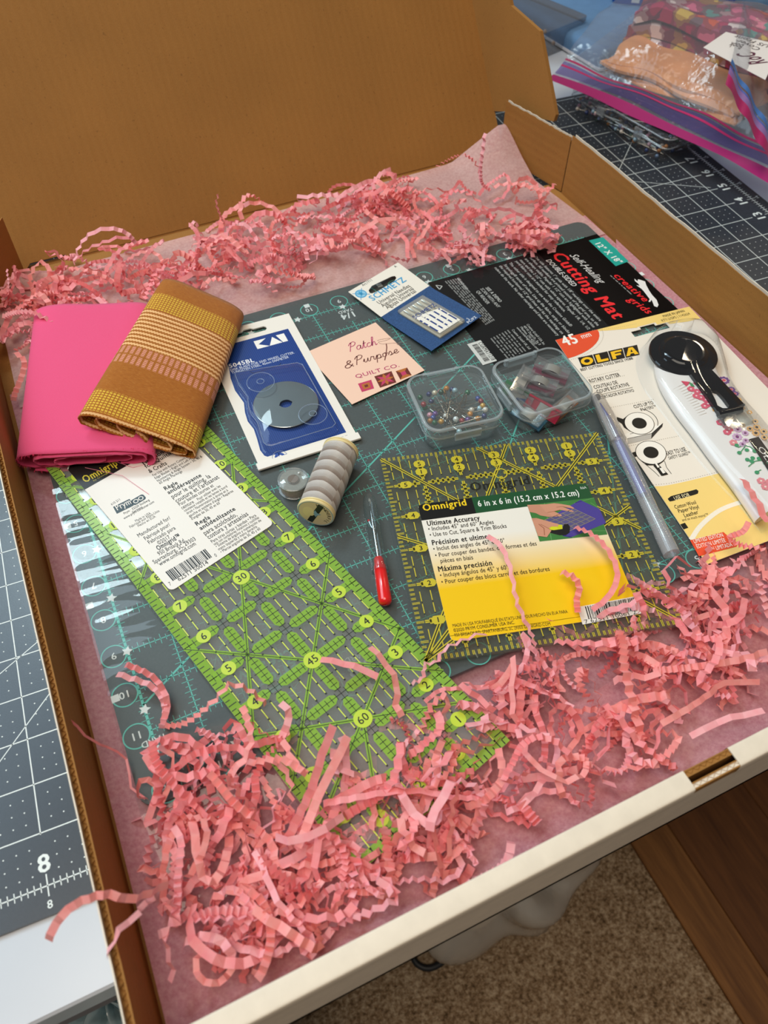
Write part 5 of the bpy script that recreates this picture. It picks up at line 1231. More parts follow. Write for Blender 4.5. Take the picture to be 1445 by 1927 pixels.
P.ppoly(RD, [(1298, 1016.8), (1361, 1001.4), (1387.5, 1025), (1386, 1029), (1314.7, 1047)], 3)
for t_, a, b in (('LIMITED EDITION', (1306, 1022.6), (1362, 1010)), ('\u00c9DITION LIMIT\u00c9E', (1311.5, 1032.5), (1366.5, 1020)), ('EDICI\u00d3N LIMITADA', (1317.5, 1042.5), (1379, 1028))): P.ptext('#f4e9dd', t_, a, b, .115, bold=.012, layer=4)
for y in (3.62, 1.15): P.rect(INK, 0, y-.08, .13, y+.08, 3)
P.build('print', op)

def section_loft(pairs, prof, n=6):
    """surface across matching left/right outlines; prof = [(inset 0..1 across, height)]"""
    Ls = smooth_path([p[0] for p in pairs], n); Rs = smooth_path([p[1] for p in pairs], n); m_ = len(prof); V = []
    for a, b in zip(Ls, Rs): V += [FO(a[0]+(b[0]-a[0])*t, a[1]+(b[1]-a[1])*t, h) for t, h in prof]
    F = [(j*m_+i, j*m_+i+1, (j+1)*m_+i+1, (j+1)*m_+i) for j in range(len(Ls)-1) for i in range(m_-1)]
    F += [tuple(range(m_)), tuple(range((len(Ls)-1)*m_+m_-1, (len(Ls)-1)*m_-1, -1))]
    mb = MB(); mb.add(V, F); return mb
BP = [((1262, 630), (1300, 626)), ((1228, 638), (1328, 631)), ((1203, 660), (1352, 652)), ((1196, 690), (1366, 690)), ((1212, 735), (1378, 735)), ((1250, 785), (1402, 772)), ((1295, 845), (1427, 800)), ((1345, 905), (1457, 838)), ((1395, 958), (1500, 893)), ((1432, 1004), (1540, 955))]
mb = section_loft([(FO.loc(*a), FO.loc(*b)) for a, b in BP], [(0, .004), (.03, .05), (.08, .46), (.14, .56), (.5, .59), (.86, .56), (.92, .46), (.97, .05), (1, .004)])
mb.build('blister', blis, op, 180)
# the cutter inside
rc = thing('rotary_cutter', 'rotary cutter with black wheel guard and white floral handle inside the clear blister', 'cutter', tuple(FO(*loh(1330, 740, .3), .02)))
HPx = [((1255, 640), (1318, 632)), ((1234, 672), (1342, 660)), ((1243, 718), (1353, 696)), ((1270, 765), (1378, 735)), ((1306, 812), (1406, 774)), ((1340, 858), (1436, 808)), ((1384, 915), (1470, 858)), ((1425, 975), (1520, 920))]
hp = [(loh(*a, .3), loh(*b, .3)) for a, b in HPx]
hb_ = section_loft(hp, [(.03, .03), (0, .1), (0, .2), (.05, .29), (.2, .335), (.5, .35), (.8, .335), (.95, .29), (1, .2), (1, .1), (.97, .03)])
hnd = hb_.build('handle', pm('#ece6df', .3, 0, .5, coat=.4), rc, 50)
rb = MB()
for k in range(13):
    a, b = loh(1266+k*3.4, 733+k*4.4, .31), loh(1288+k*3.4, 722+k*4.6, .34); rb.tube([FO(*a, .30), FO((a[0]+b[0])/2, (a[1]+b[1])/2, .335), FO(*b, .345)], .016, 5)
rb.build('grip_ribs', pm('#ddd6cd', .4), hnd, 60)
class HF:                                          # handle-top frame for the floral print
    o = FO.o
    def __call__(s, x, y, h=0): return FO(x, y, h)
    def loc(s, px, py): return loh(px, py, .36)
P = Print(HF(), .362); P.rough = .3
def flower(px, py, c, ce, r, n=6, w_=.5):
    x, y = loh(px, py, .36)
    for k in range(n):
        a = 2*PI*k/n+.3; P.poly(c, circ(x+r*.6*math.cos(a), y+r*.6*math.sin(a), r*w_, 8), 1)
    P.disc(ce, x, y, r*.3, 2, 8)
for px, py in ((1300, 732), (1312, 737), (1310, 745), (1319, 748), (1328, 752), (1332, 760), (1326, 764), (1355, 795), (1366, 801), (1372, 808), (1368, 813)): flower(px, py, '#dd5a72', '#f2c7cc', .1)
P.ppoly('#d23c5c', [(1281, 717), (1299, 719), (1291, 727)], 2); P.ppoly('#3c8f5a', [(1296, 719), (1303, 722), (1307, 728), (1300, 727)], 2); P.ppoly('#b02c40', [(1303, 720), (1309, 721), (1308, 725)], 2)
for px, py, r in ((1362, 716, .19), (1376, 733, .13), (1383, 741, .12)): flower(px, py, '#61337e', '#d4445c', r, 9, .26)
for px, py in ((1390, 752), (1345, 771), (1397, 768), (1410, 776)): flower(px, py, '#e0a24a', '#efe6df', .09, 6, .3)
for px, py, r in ((1388, 808, .13), (1402, 815, .11), (1387, 822, .16), (1403, 829, .1), (1397, 836, .11)): flower(px, py, '#cfa3c8', '#7c2f74', r, 9, .22)
for px, py, r in ((1411, 807, .11), (1421, 793, .1), (1424, 804, .12), (1437, 812, .12), (1422, 815, .13), (1438, 823, .11), (1398, 800, .08)): flower(px, py, '#e3ab62', '#3a2a22', r, 8, .22)
for px, py in ((1380, 833), (1432, 905), (1440, 916), (1447, 908)): flower(px, py, '#e88a90', '#f4d8c8', .1)
GRN = '#3a9464'
for pts in (((1388, 842), (1400, 838), (1412, 841), (1420, 848)), ((1394, 850), (1402, 840)), ((1408, 878), (1420, 868), (1432, 866), (1442, 872)), ((1416, 862), (1418, 872)), ((1424, 888), (1432, 884))): P.line(GRN, [loh(*p, .36) for p in pts], .025, 1)
for px, py in ((1386, 838), (1391, 852), (1405, 847), (1420, 849), (1406, 865), (1416, 862), (1428, 863), (1440, 872), (1424, 889), (1414, 868)): P.disc(GRN, *loh(px, py, .36), .06, 2, 8)
P.ppoly('#1b1719', [(1408, 827), (1427, 822), (1472, 885), (1452, 897)], 3); P.ptext('#d8d3cc', 'OLFA', (1424, 842), (1456, 889), .16, bold=.0, layer=4)
P.build('floral_print', hnd)
dc = loh(1287, 661, .42); DC = FO(*dc, .37); nz = FO.n
mb = MB(); mb.lathe(DC-nz*.12, nz, [(0, .80), (0, .95), (.03, .965), (.10, .965), (.13, .94), (.135, .70), (.16, .68), (.19, .60), (.22, .56), (.235, .50), (.205, .45), (.20, .02)], 64)
gk = pm('#0c0c0e', .03, 0, .4)
gd = mb.build('blade_guard', gk, rc, 22)
FD = Frame(DC+nz*.086, FO.x, FO.y); P = Print(FD, .0)
for k, ch in enumerate('OLFA ROTARY CUTTER OLFA ROTARY CUTTER '):
    a = math.radians(120-k*360/37); P.text('#47474a', ch, (.36*math.cos(a), .36*math.sin(a)), size=.06, rot=a-PI/2, align='c', layer=1)
P.text('#3c3c40', '45', (0, -.06), size=.12, align='c', layer=1); P.build('guard_lettering', gd)
mb = MB(); mb.lathe(DC-nz*.20, nz, [(0, .3), (0, .87), (.02, .886), (.04, .87), (.04, .3)], 48); mb.build('wheel_blade', pm('#9ea3a4', .25, .9), rc, 40)
l0 = [loh(*p, .46) for p in ((1297, 700), (1336, 692), (1402, 762), (1366, 797))]
sl_ = [loh(*p, .46) for p in ((1338, 737), (1343, 734), (1350, 736), (1360, 747), (1372, 763), (1370, 768), (1360, 768), (1350, 763), (1346, 752))]
mb = MB(); mb.prism(gridpoly(l0, 4), .36, .46, 0, FO, sl_); lv = mb.build('safety_lever', gk, rc, 30)
mb = MB(); a, b = loh(1352, 778, .5), loh(1396, 768, .5); mb.tube([FO(*a, .46), FO(*b, .46)], .095, 14); mb.build('lever_roll', gk, lv, 40)
mb = MB(); q4 = [loh(*p, .55) for p in ((1352, 781), (1402, 757), (1420, 790), (1372, 802))]; mb.prism(q4, .38, .52, 0, FO); mb.build('clear_catch', clear('catch_plastic', '#eef0ee', 1.2, 1.5, .06, '#dde2e0', .04), rc)
# ---------------------------------------------------------------- folded fabrics
def bundle(name, label, o, ax, ac, L, W_, T, turns, m, zf, seed, layers_name='folded_cloth', gap=.11, fray=None, bulge=.0, taper=0.0):
    """cloth folded over and over: a flattened spiral carried along its fold axis. o = front left corner on the ground, ax = fold axis, ac = across"""
    r = random.Random(seed); ax, ac = Vector(ax).normalized(), Vector(ac).normalized()
    t = thing(name, label, 'fabric', tuple(o+ax*L/2+ac*W_/2)); t.location.z = (zf(0, 0) + .0)*S if zf(0, 0) > 0 else .07*S
    n = 40; N = int(turns*n); prof = []
    for i in range(N+1):
        th = 2*PI*i/n; k = i/n
        hw = W_/2 - .05*k - (.10*k*k if k > 1 else 0); hh = max(.03, T/2 - gap*k*(T/2)/(.11*turns+.12) )
        c, s_ = math.cos(th-2.2), math.sin(th-2.2)
        x = hw*math.copysign(abs(c)**.42, c); y = hh*math.copysign(abs(s_)**.75, s_)
        prof.append((x+W_/2 - .03*math.sin(k*2), y+T/2, k))
    mb = MB(); UV = []; nv = 44
    jit = [r.uniform(-.04, .04) for _ in prof]
    for j in range(nv+1):
        v = j/nv
        for i, (x, y, k) in enumerate(prof):
            e = L*v
            if j == 0: e += .07*math.sin(k*5.1+seed)+.012*math.sin(i*1.7)
            if j == nv: e += -.05*math.sin(k*6.28+1)-.05*k
            top = max(0, (y-T*.45)/T)
            crease = .05*math.sin(x*2.3+seed)*math.sin(e*1.3+seed)*top + .09*top*math.exp(-((x-W_*.45-(e-L*.3)*.08)/.12)**2)*math.exp(-(e/2.2)**2) - .08*top*math.exp(-((x-W_*.58)/.1)**2)*math.exp(-(e/2.6)**2)
            end = bulge*math.sin(v*PI)*top + (.04*top/(1+math.exp((x-W_*.43)/.012)) if not bulge else 0)
            p = Vector((o.x, o.y, 0)) + ax*e + ac*(x*(1-taper*v))
            z = y + zf(x, e) + crease + end - .10*top*max(0, (v-.9)/.1)**2 - .05*top*max(0, (.06-v)/.06)
            mb.v.append((p.x, p.y, z)); UV.append((x, e))
    M_ = len(prof)
    for j in range(nv):
        for i in range(M_-1): mb.f.append((j*M_+i, j*M_+i+1, (j+1)*M_+i+1, (j+1)*M_+i)); mb.m.append(0)
    ob = mb.build(layers_name, m, t, 180, uv=UV)
    so_ = ob.modifiers.new('cloth_thickness', 'SOLIDIFY'); so_.thickness = .028*S; so_.offset = 0
    if fray:
        fm = MB(); M2 = len(prof)
        for i in range(0, M2, 1):
            for q in range(4):
                x, y, k = prof[i]; dx_ = r.uniform(-.05, .05)
                p = Vector((o.x, o.y, 0)) + ax*(.05*math.sin(k*6.28)+.07*k+.02) + ac*(x+dx_)
                z = y+zf(x, 0)+r.uniform(-.01, .01); d = -ax*r.uniform(.03, .10)+ac*r.uniform(-.04, .04); up = r.uniform(-.05, .03)
                a = Vector((p.x, p.y, z)); b = a+d+Vector((0, 0, up)); w2 = ac*.006
                fm.add([a-w2, a+w2, b], [(0, 1, 2)])
        fm.build('frayed_edge', fray, t, kind='stuff')
    return t
def weave_mat(name, c, rough=.75):
    m, n, b = base_mat(name)
    u = n.new('ShaderNodeUVMap'); sp = n.new('ShaderNodeSeparateXYZ'); n.put(sp.inputs[0], u.outputs[0])
    wv = n.math('MULTIPLY', n.math('SINE', n.math('MULTIPLY', sp.outputs[0], 380)), n.math('SINE', n.math('MULTIPLY', sp.outputs[1], 380)))
    f = n.noise(u.outputs[0], 40, 3)
    n.put(b.inputs['Base Color'], n.ramp(n.math('ADD', n.math('MULTIPLY', f, .8), n.math('MULTIPLY', wv, .12)), [(.2, tuple(x*.88 for x in lin(c)[:3])+(1,)), (.7, lin(c))]))
    b.inputs['Roughness'].default_value = rough; b.inputs['Specular IOR Level'].default_value = .25; b.inputs['Sheen Weight'].default_value = .15
    n.put(b.inputs['Normal'], n.bump(n.math('ADD', wv, n.math('MULTIPLY', n.noise(u.outputs[0], 3, 3), 3)), .35, .0012))
    return m
def stripe_mat(Lb):
    """ochre woven look: bands along the fold axis (v in inches from the near edge)"""
    m, n, b = base_mat('ochre_striped_cotton')
    uvn = n.new('ShaderNodeUVMap'); sp = n.new('ShaderNodeSeparateXYZ'); n.put(sp.inputs[0], uvn.outputs[0])
    u, v = sp.outputs[0], sp.outputs[1]
    M_ = lambda *a: n.math(*a)
    band = lambda a, c: M_('MULTIPLY', M_('GREATER_THAN', v, a), M_('LESS_THAN', v, c))
    base = n.ramp(n.noise(n.scaled(uvn.outputs[0], (2, 26, 1)), 3, 4), [(.35, lin('#9f5a17')), (.65, lin('#b26d24'))])
    slub = M_('GREATER_THAN', n.noise(n.scaled(uvn.outputs[0], (3, 60, 1)), 2.2, 2), .63)
    col = n.mix(M_('MULTIPLY', slub, .45), base, lin('#dca254'))
    sq_ = lambda x, per, duty: M_('LESS_THAN', M_('FRACT', M_('DIVIDE', x, per)), duty)
    grid_ = M_('MULTIPLY', sq_(u, .095, .68), sq_(v, .085, .62))
    yel = M_('MULTIPLY', grid_, M_('ADD', band(.12, .86), band(4.25, 4.95)))
    wob = M_('MULTIPLY', M_('PINGPONG', u, .045), .7)
    lines = M_('MULTIPLY', sq_(M_('ADD', v, wob), .158, .5), M_('ADD', band(2.62, 4.2), M_('LESS_THAN', v, .06)))
    dash = M_('MULTIPLY', M_('MULTIPLY', sq_(u, .16, .62), band(1.95, 2.62)), sq_(v, .062, .66))
    gapc = M_('LESS_THAN', M_('ABSOLUTE', M_('SUBTRACT', v, 2.29)), .03)
    dash = M_('MULTIPLY', dash, M_('SUBTRACT', 1, gapc))
    col = n.mix(yel, col, lin('#e2bb40')); col = n.mix(lines, col, lin('#f0bd83')); col = n.mix(dash, col, lin('#e39a86'))
    n.put(b.inputs['Base Color'], col); b.inputs['Roughness'].default_value = .8; b.inputs['Specular IOR Level'].default_value = .2
    b.inputs['Sheen Weight'].default_value = .12
    wv = n.math('SINE', n.math('MULTIPLY', v, 300))
    n.put(b.inputs['Normal'], n.bump(n.math('ADD', wv, n.math('MULTIPLY', n.noise(uvn.outputs[0], 4, 3), 3)), .3, .001))
    return m
po = Vector((-1.2, 9.12, 0)); pax = Vector((1.48, 5.77, 0)); pac = Vector((3.05, -1.15, 0))
bundle('folded_fabric', 'bright plain pink cotton fat quarter folded flat in the left corner of the box', po, pax, pac, 6.0, 3.5, .74, 3.2, weave_mat('hot_pink_cotton', '#f7588a'), lambda x, e: .10, 3, gap=.10, fray=pm('#e02a5c', .8))
mo = Vector((.62, 9.28, 0)); max_ = Vector((3.4, 4.62, 0)).normalized(); mac = Vector((max_.y, -max_.x, 0))
mo_t = bundle('folded_fabric', 'ochre brown striped cotton fat quarter folded up, lying across the pink fabric', mo, max_, mac, 5.72, 2.95, .66, 3.6, stripe_mat(5.7), lambda x, e: .10+.74*(1-min(1, max(0, (x-.2)/2.6))**1.3) - .10*max(0, e/5.7-.4), 7, gap=.095, fray=pm('#a8601e', .85), bulge=.05, taper=.17)
# loose thread ends of the pink cloth
for lab_, pts in (('stray pink thread curving along the front of the pink fabric', ((95, 830), (200, 862), (250, 880), (300, 868))), ('stray pink thread reaching from the pink fabric over the left wall', ((0, 848), (45, 862), (110, 880))), ('stray pink thread hanging from the pink fabric onto the white label', ((160, 880), (230, 895), (280, 930)))):
    mb = MB(); mb.tube([at(x, y, .30-.04*i) for i, (x, y) in enumerate(pts)], .006, 4)
    mb.build('loose_thread', pm('#e58aa0', .6), None, 60, lab_, 'thread', 'stray pink threads')

# ---------------------------------------------------------------- crinkle paper shreds
def paper(nm_, c, c2):
    m, n, b = base_mat(nm_)
    co = n.new('ShaderNodeTexCoord').outputs['Object']
    n.put(b.inputs['Base Color'], n.ramp(n.noise(co, 160, 2), [(.35, lin(c)), (.65, lin(c2))])); b.inputs['Roughness'].default_value = .5; b.inputs['Specular IOR Level'].default_value = .35
    out_ = m.node_tree.nodes['Material Output']; t = n.new('ShaderNodeBsdfTranslucent'); t.inputs[0].default_value = lin(c2)
    mx = n.new('ShaderNodeMixShader'); mx.inputs[0].default_value = .22; n.l.new(b.outputs[0], mx.inputs[1]); n.l.new(t.outputs[0], mx.inputs[2]); n.l.new(mx.outputs[0], out_.inputs[0])
    return m
PAPERS = [paper('coral_paper', '#fc9f9d', '#fdb1ae'), paper('pink_paper', '#fbaab2', '#fdbcc2'), paper('rose_paper', '#f89398', '#fba6a9')]
def strand_mesh(mb, path, wd, amp, step, seed, roll=None, mi=0, up=False):
    """accordion-folded strip along a smooth path: folds amp high every step"""
    r = random.Random(seed); P_ = [Vector(p) for p in path]
    D = [0]
    for a, b in zip(P_, P_[1:]): D.append(D[-1]+(b-a).length)
    L = D[-1]; d = 0; pts = []; j = 0
    tight = r.uniform(0, 6)
    while d < L:
        while j < len(D)-2 and D[j+1] < d: j += 1
        t = (d-D[j])/max(1e-6, D[j+1]-D[j]); pts.append((P_[j].lerp(P_[j+1], t), (P_[j+1]-P_[j]).normalized()))
        d += step*(.75+.5*r.random())*(1+.45*math.sin(d*1.7+tight))
    if len(pts) < 3: return
    V = []; ang_ = roll if roll is not None else r.uniform(0, 6.28); U = None; tw = r.uniform(-.5, .5)*(.4 if up else 1)
    for k, (p, T) in enumerate(pts):
        if U is None:
            U = T.orthogonal().normalized()
            if up and abs(T.z) < .95: U = (Vector((0, 0, 1))-T*T.z).normalized()
        U = (U-T*U.dot(T)).normalized(); B = T.cross(U)
        a = ang_+tw*k*step*1.6
        N_ = U*math.cos(a)+B*math.sin(a); Bb = T.cross(N_)
        off = amp*(1 if k % 2 else -1)*r.uniform(.75, 1.2)
        q = p+N_*off; h = Bb*(wd/2); V += [q-h, q+h]
    zmin = min(v.z for v in V); 
    mb.add(V, [(2*i, 2*i+1, 2*i+3, 2*i+2) for i in range(len(pts)-1)], mi)
def strand(name, label, path, wd, amp, step, seed, group=None, roll=None, up=False):
    mb = MB(); strand_mesh(mb, path, wd, amp, step, seed, roll, 0, up)
    if not mb.v: return None
    return mb.build(name, PAPERS[seed % 3], None, None, label, 'paper strand', group)
HERO = [  # (label, [(px, py, height)], width, fold height, fold step)
 ('springy pink paper strand standing upright against the lid at the far right', [(912, 252, 2.6), (908, 285, 2.0), (904, 318, 1.3), (907, 345, .7), (925, 360, .4)], .12, .05, .09),
 ('pink paper strand arching left of the upright one near the lid', [(818, 316, 1.1), (845, 300, 1.4), (872, 291, 1.6), (893, 305, 1.3), (906, 332, .9)], .12, .05, .11),
 ('thin coiled paper strand standing before the lid, left of centre', [(412, 362, 1.9), (407, 382, 1.5), (414, 404, 1.0), (424, 424, .5)], .07, .04, .08),
 ('long looped paper strand rising highest at the left of the back heap', [(138, 498, .5), (150, 462, 1.0), (175, 437, 1.5), (210, 430, 1.6), (240, 440, 1.4), (258, 462, .9)], .13, .04, .16),
 ('second looped paper strand just under the highest left one', [(140, 492, .5), (163, 470, .8), (195, 456, 1.1), (228, 446, 1.2), (252, 452, 1.0)], .13, .04, .16),
 ('pink paper strand ending at the right box wall', [(1045, 345, .9), (1030, 358, .7), (1000, 352, .6), (960, 345, .6), (925, 352, .6)], .14, .05, .12),
 ('thin paper strand standing alone at the far left edge', [(13, 507, 1.6), (16, 535, 1.1), (12, 555, .7), (0, 566, .5)], .07, .03, .12),
 ('second thin upright paper strand at the far left edge', [(27, 500, 1.6), (28, 528, 1.1), (20, 550, .7), (8, 580, .4)], .07, .03, .12),
 ('short crumpled paper strand hanging left of the pink fabric', [(26, 662, .5), (45, 678, .5), (42, 705, .35), (30, 735, .25), (24, 755, .2)], .15, .04, .09),
 ('crinkled paper strand curling over the mat corner, outermost', [(219, 1267, .42), (245, 1276, .40), (280, 1288, .34), (303, 1310, .3), (311, 1340, .2), (303, 1372, .15)], .13, .05, .11),
 ('crinkled paper strand curling over the mat, just above the outermost', [(235, 1250, .5), (262, 1260, .46), (290, 1276, .42), (310, 1305, .35), (315, 1330, .25), (306, 1360, .2)], .13, .05, .11),
 ('paper strand arching from the mat over the green ruler edge', [(308, 1366, .2), (345, 1362, .3), (385, 1335, .55), (415, 1305, .8), (428, 1288, .9), (450, 1290, .8), (480, 1306, .6), (505, 1330, .45)], .12, .05, .10),
 ('short orange pink paper strand bent beside ruler number 3', [(528, 1322, .75), (543, 1338, .7), (541, 1362, .55), (530, 1388, .4), (527, 1420, .3)], .15, .03, .17),
 ('pale paper strand reaching left across the green ruler', [(603, 1240, .55), (640, 1247, .6), (680, 1258, .6), (712, 1275, .5), (735, 1280, .42)], .16, .02, .2),
 ('pale paper strand bending down over the green ruler', [(697, 1216, .8), (718, 1240, .75), (740, 1270, .6), (748, 1300, .5), (744, 1325, .4), (758, 1350, .35)], .15, .03, .2),
 ('long paper strand lying over the yellow label text', [(915, 1008, .45), (940, 1025, .55), (957, 1060, .6), (966, 1100, .6), (975, 1140, .55), (1000, 1195, .5), (1012, 1250, .45), (1015, 1310, .4)], .12, .035, .15),
 ('paper strand arching over the label photograph', [(1080, 992, .35), (1110, 1003, .45), (1140, 1030, .55), (1160, 1068, .6), (1158, 1100, .6), (1138, 1130, .5), (1110, 1150, .4)], .13, .04, .13),
 ('tightly curled paper strand on the yellow label', [(1055, 1076, .5), (1078, 1085, .55), (1090, 1105, .5), (1085, 1130, .4), (1088, 1155, .35)], .14, .05, .07),
 ('thin paper strand winding along the lower edge of the square ruler', [(775, 1285, .3), (795, 1275, .3), (800, 1250, .32), (822, 1245, .34), (835, 1222, .34), (862, 1208, .34), (900, 1195, .36), (930, 1186, .36)], .09, .05, .15),
 ('thin paper strand lying over the clear bag edge on the tissue', [(800, 1320, .25), (830, 1298, .25), (870, 1296, .2), (920, 1292, .15), (955, 1308, .1)], .09, .04, .12),
 ('paper strand hanging far out over the left box wall', [(90, 1772, 1.7), (105, 1738, 2.0), (135, 1706, 2.15), (170, 1690, 2.15), (205, 1683, 2.05), (240, 1692, 1.8), (280, 1682, 1.4), (330, 1655, .8)], .14, .03, .2),
 ('thin curled paper strand hanging over the left wall near the front', [(196, 1800, 1.75), (212, 1785, 1.95), (208, 1768, 2.05), (228, 1745, 2.05), (255, 1725, 1.9), (272, 1700, 1.5), (290, 1690, 1.2)], .10, .05, .14),
 ('very thin paper strip running from the left wall to the mat corner', [(104, 1334, 1.5), (140, 1362, 1.2), (165, 1388, .9), (205, 1408, .5), (232, 1420, .3), (243, 1450, .2), (250, 1490, .15), (300, 1512, .12)], .05, .015, .3),
 ('straight narrow paper strip crossing the mat corner number 18', [(298, 1405, .4), (312, 1416, .4), (333, 1428, .35), (322, 1470, .3), (306, 1508, .2), (298, 1516, .18)], .11, .012, .4),
 ('paper strand hanging down the front left of the tissue', [(296, 1760, .7), (318, 1752, .8), (310, 1772, .7), (318, 1800, .6), (324, 1835, .45), (316, 1868, .3)], .14, .04, .15),
 ('long paper strand lying level across the lower green ruler', [(608, 1512, .6), (660, 1503, .65), (720, 1492, .65), (790, 1488, .6), (850, 1500, .55), (910, 1502, .5)], .14, .018, .16),
 ('wide pale paper strip crossing the right front tissue', [(1245, 1362, .4), (1300, 1330, .45), (1340, 1302, .45), (1360, 1285, .45), (1400, 1284, .45), (1448, 1282, .45)], .13, .02, .3),
 ('pale paper strip beside the front wall at the right', [(1300, 1385, .55), (1345, 1362, .6), (1375, 1350, .65), (1430, 1340, .7), (1450, 1328, .7)], .13, .025, .25),
 ('pale pink paper strand hanging over the lower right of the cutter card', [(1398, 900, .9), (1408, 918, .9), (1425, 945, .85), (1440, 975, .8), (1455, 1000, .8)], .22, .03, .2),
 ('crinkled paper strand on the red edition tag of the yellow card', [(1410, 980, .8), (1398, 1000, .8), (1372, 1012, .7), (1395, 1026, .7), (1425, 1030, .7), (1450, 1040, .7)], .14, .05, .09),
 ('paper strand curling up against the front wall', [(962, 1580, .5), (958, 1610, .6), (940, 1635, .75), (905, 1655, .9), (868, 1668, 1.0)], .16, .05, .12),
 ('bundle strand standing between the ruler and the front heap', [(628, 1365, .9), (606, 1420, .9), (588, 1480, .8), (560, 1540, .7), (535, 1590, .6)], .17, .03, .24),
 ('second pale strand sloping down beside the bundle strand', [(655, 1385, .8), (628, 1440, .85), (598, 1500, .8), (575, 1560, .65), (548, 1620, .5)], .17, .025, .3),
 ('pale wide strip twisting down in the front heap below ruler number 3', [(848, 1470, .9), (835, 1500, .9), (815, 1530, .85), (806, 1575, .7)], .17, .02, .3),
 ('tight ribbed paper strand lying on the tissue right of the front heap', [(978, 1508, .3), (995, 1530, .3), (1015, 1552, .28)], .2, .05, .06),
 ('ribbed paper strand lying between the two front heaps', [(1230, 1262, .4), (1300, 1256, .45), (1340, 1250, .5), (1400, 1240, .55), (1445, 1225, .6)], .15, .04, .12),
 ('coiled strand lying loose on the tissue right of the heap', [(1305, 1258, .3), (1318, 1280, .3), (1335, 1290, .3), (1350, 1308, .3), (1380, 1310, .3)], .12, .05, .09),
]
for i, (lab_, pts, wd, amp, st_) in enumerate(HERO):
    path = [tuple(p) for p in smooth_path([tuple(at(x, y, z)) for x, y, z in pts], 8)]
    strand('paper_strand', lab_, path, wd, amp, st_, 100+i, 'loose pink paper strands', random.Random(i).uniform(-.5, .5), True)
def heap_strand(r, c, zb, zt, Lr):
    """random springy path starting in a clump"""
    cx_, cy_, rad = c; a = r.uniform(0, 6.28); q = rad*math.sqrt(r.random())
    x, y = cx_+q*math.cos(a)*1.25, cy_+q*math.sin(a)*.8; hd_ = r.uniform(0, 6.28); L = r.uniform(*Lr); n = 9; path = []; k = r.uniform(-.55, .55); z0 = zb+(zt-zb)*r.random()**1.5*max(.15, 1-q/rad*.7); el = r.uniform(-.3, .6)
    for i in range(n):
        t = i/(n-1); z = max(zb, z0+(zt-zb)*.55*math.sin(t*3.1+el)-.25*t*t*L*.4)
        path.append((x, y, z)); hd_ += k+r.uniform(-.35, .35); x += L/n*math.cos(hd_); y += L/n*math.sin(hd_)
        if math.hypot(x-cx_, (y-cy_)*1.3) > rad*1.6: hd_ = math.atan2(cy_-y, cx_-x)+r.uniform(-.7, .7)
    return path
BACK = [(60, 590, 1.2), (45, 545, .9), (190, 512, 1.3), (300, 490, 1.25), (400, 470, 1.2), (480, 430, 1.2), (560, 445, 1.2), (520, 500, 1.0), (650, 430, 1.2), (740, 410, 1.25), (820, 400, 1.2), (760, 455, .9), (870, 440, 1.0), (920, 380, 1.3), (980, 385, 1.0), (350, 530, .9), (1000, 455, .5), (880, 480, .5), (640, 385, 1.0), (720, 365, .8)]
FRONT = [(430, 1520, 1.1), (390, 1470, .8), (350, 1580, .9), (470, 1470, .8), (420, 1650, 1.0), (470, 1740, .8), (560, 1640, 1.1), (640, 1600, 1.0), (540, 1730, .8), (600, 1700, .9), (720, 1560, 1.0), (760, 1480, 1.1), (820, 1430, .9), (860, 1520, .8), (780, 1600, .8), (1020, 1380, 1.1), (1080, 1300, 1.1), (1130, 1380, 1.0), (1080, 1240, .8), (1150, 1240, .8), (1180, 1300, .9), (1160, 1440, .9), (1060, 1440, .8), (1230, 1200, .8), (1330, 1150, 1.1), (1400, 1100, 1.1), (1420, 1180, 1.0), (1300, 1090, .7), (1360, 1230, .7), (1240, 1130, .6), (950, 1330, .5)]
r_ = random.Random(21)
zf_ = lambda x, y: -.10 if y > 13.1 or y < -.7 or x < -.7 else .20
def fill_heap(centres, count, zt, Lr, name, label, group, seed, stuff=0, lims=None):
    r = random.Random(seed); cs = [(at(x, y, .2).x, at(x, y, .2).y, rd) for x, y, rd in centres]
    def ok(path):
        return all(-1.02 < p[0] < 18.9 and -4.3 < p[1] < 18.2 for p in path)
    def one():
        for _ in range(30):
            c = r.choice(cs); zb = max(zf_(c[0], c[1]), -.1); p = heap_strand(r, c, zb, zt*(.6+.4*r.random()), Lr)
            if ok(p): break
        return [tuple(q) for q in smooth_path(p, 4)]
    for i in range(count):
        strand(name, label, one(), r.uniform(.12, .19), r.uniform(.035, .07), r.choice((.10, .12, .14, .17, .24)), seed*1000+i, group, *((r.uniform(-.9, .9), True) if r.random() < .6 else (None, False)))
    if stuff:
        mb = MB()
        for i in range(stuff):
            p = [(a, b, max(-.1, c*.45)) for a, b, c in one()]
            strand_mesh(mb, p, r.uniform(.10, .16), r.uniform(.03, .055), r.choice((.1, .12, .14)), seed*3000+i, None, i % 3)
        mb.build('paper_shreds', PAPERS, None, None, f'tangled lowest pink paper shreds {group.split(" ", 2)[-1]}', 'paper shreds', kind='stuff')
def part_of(lst, lo, hi): return [c for c in lst if lo <= c[0] < hi]
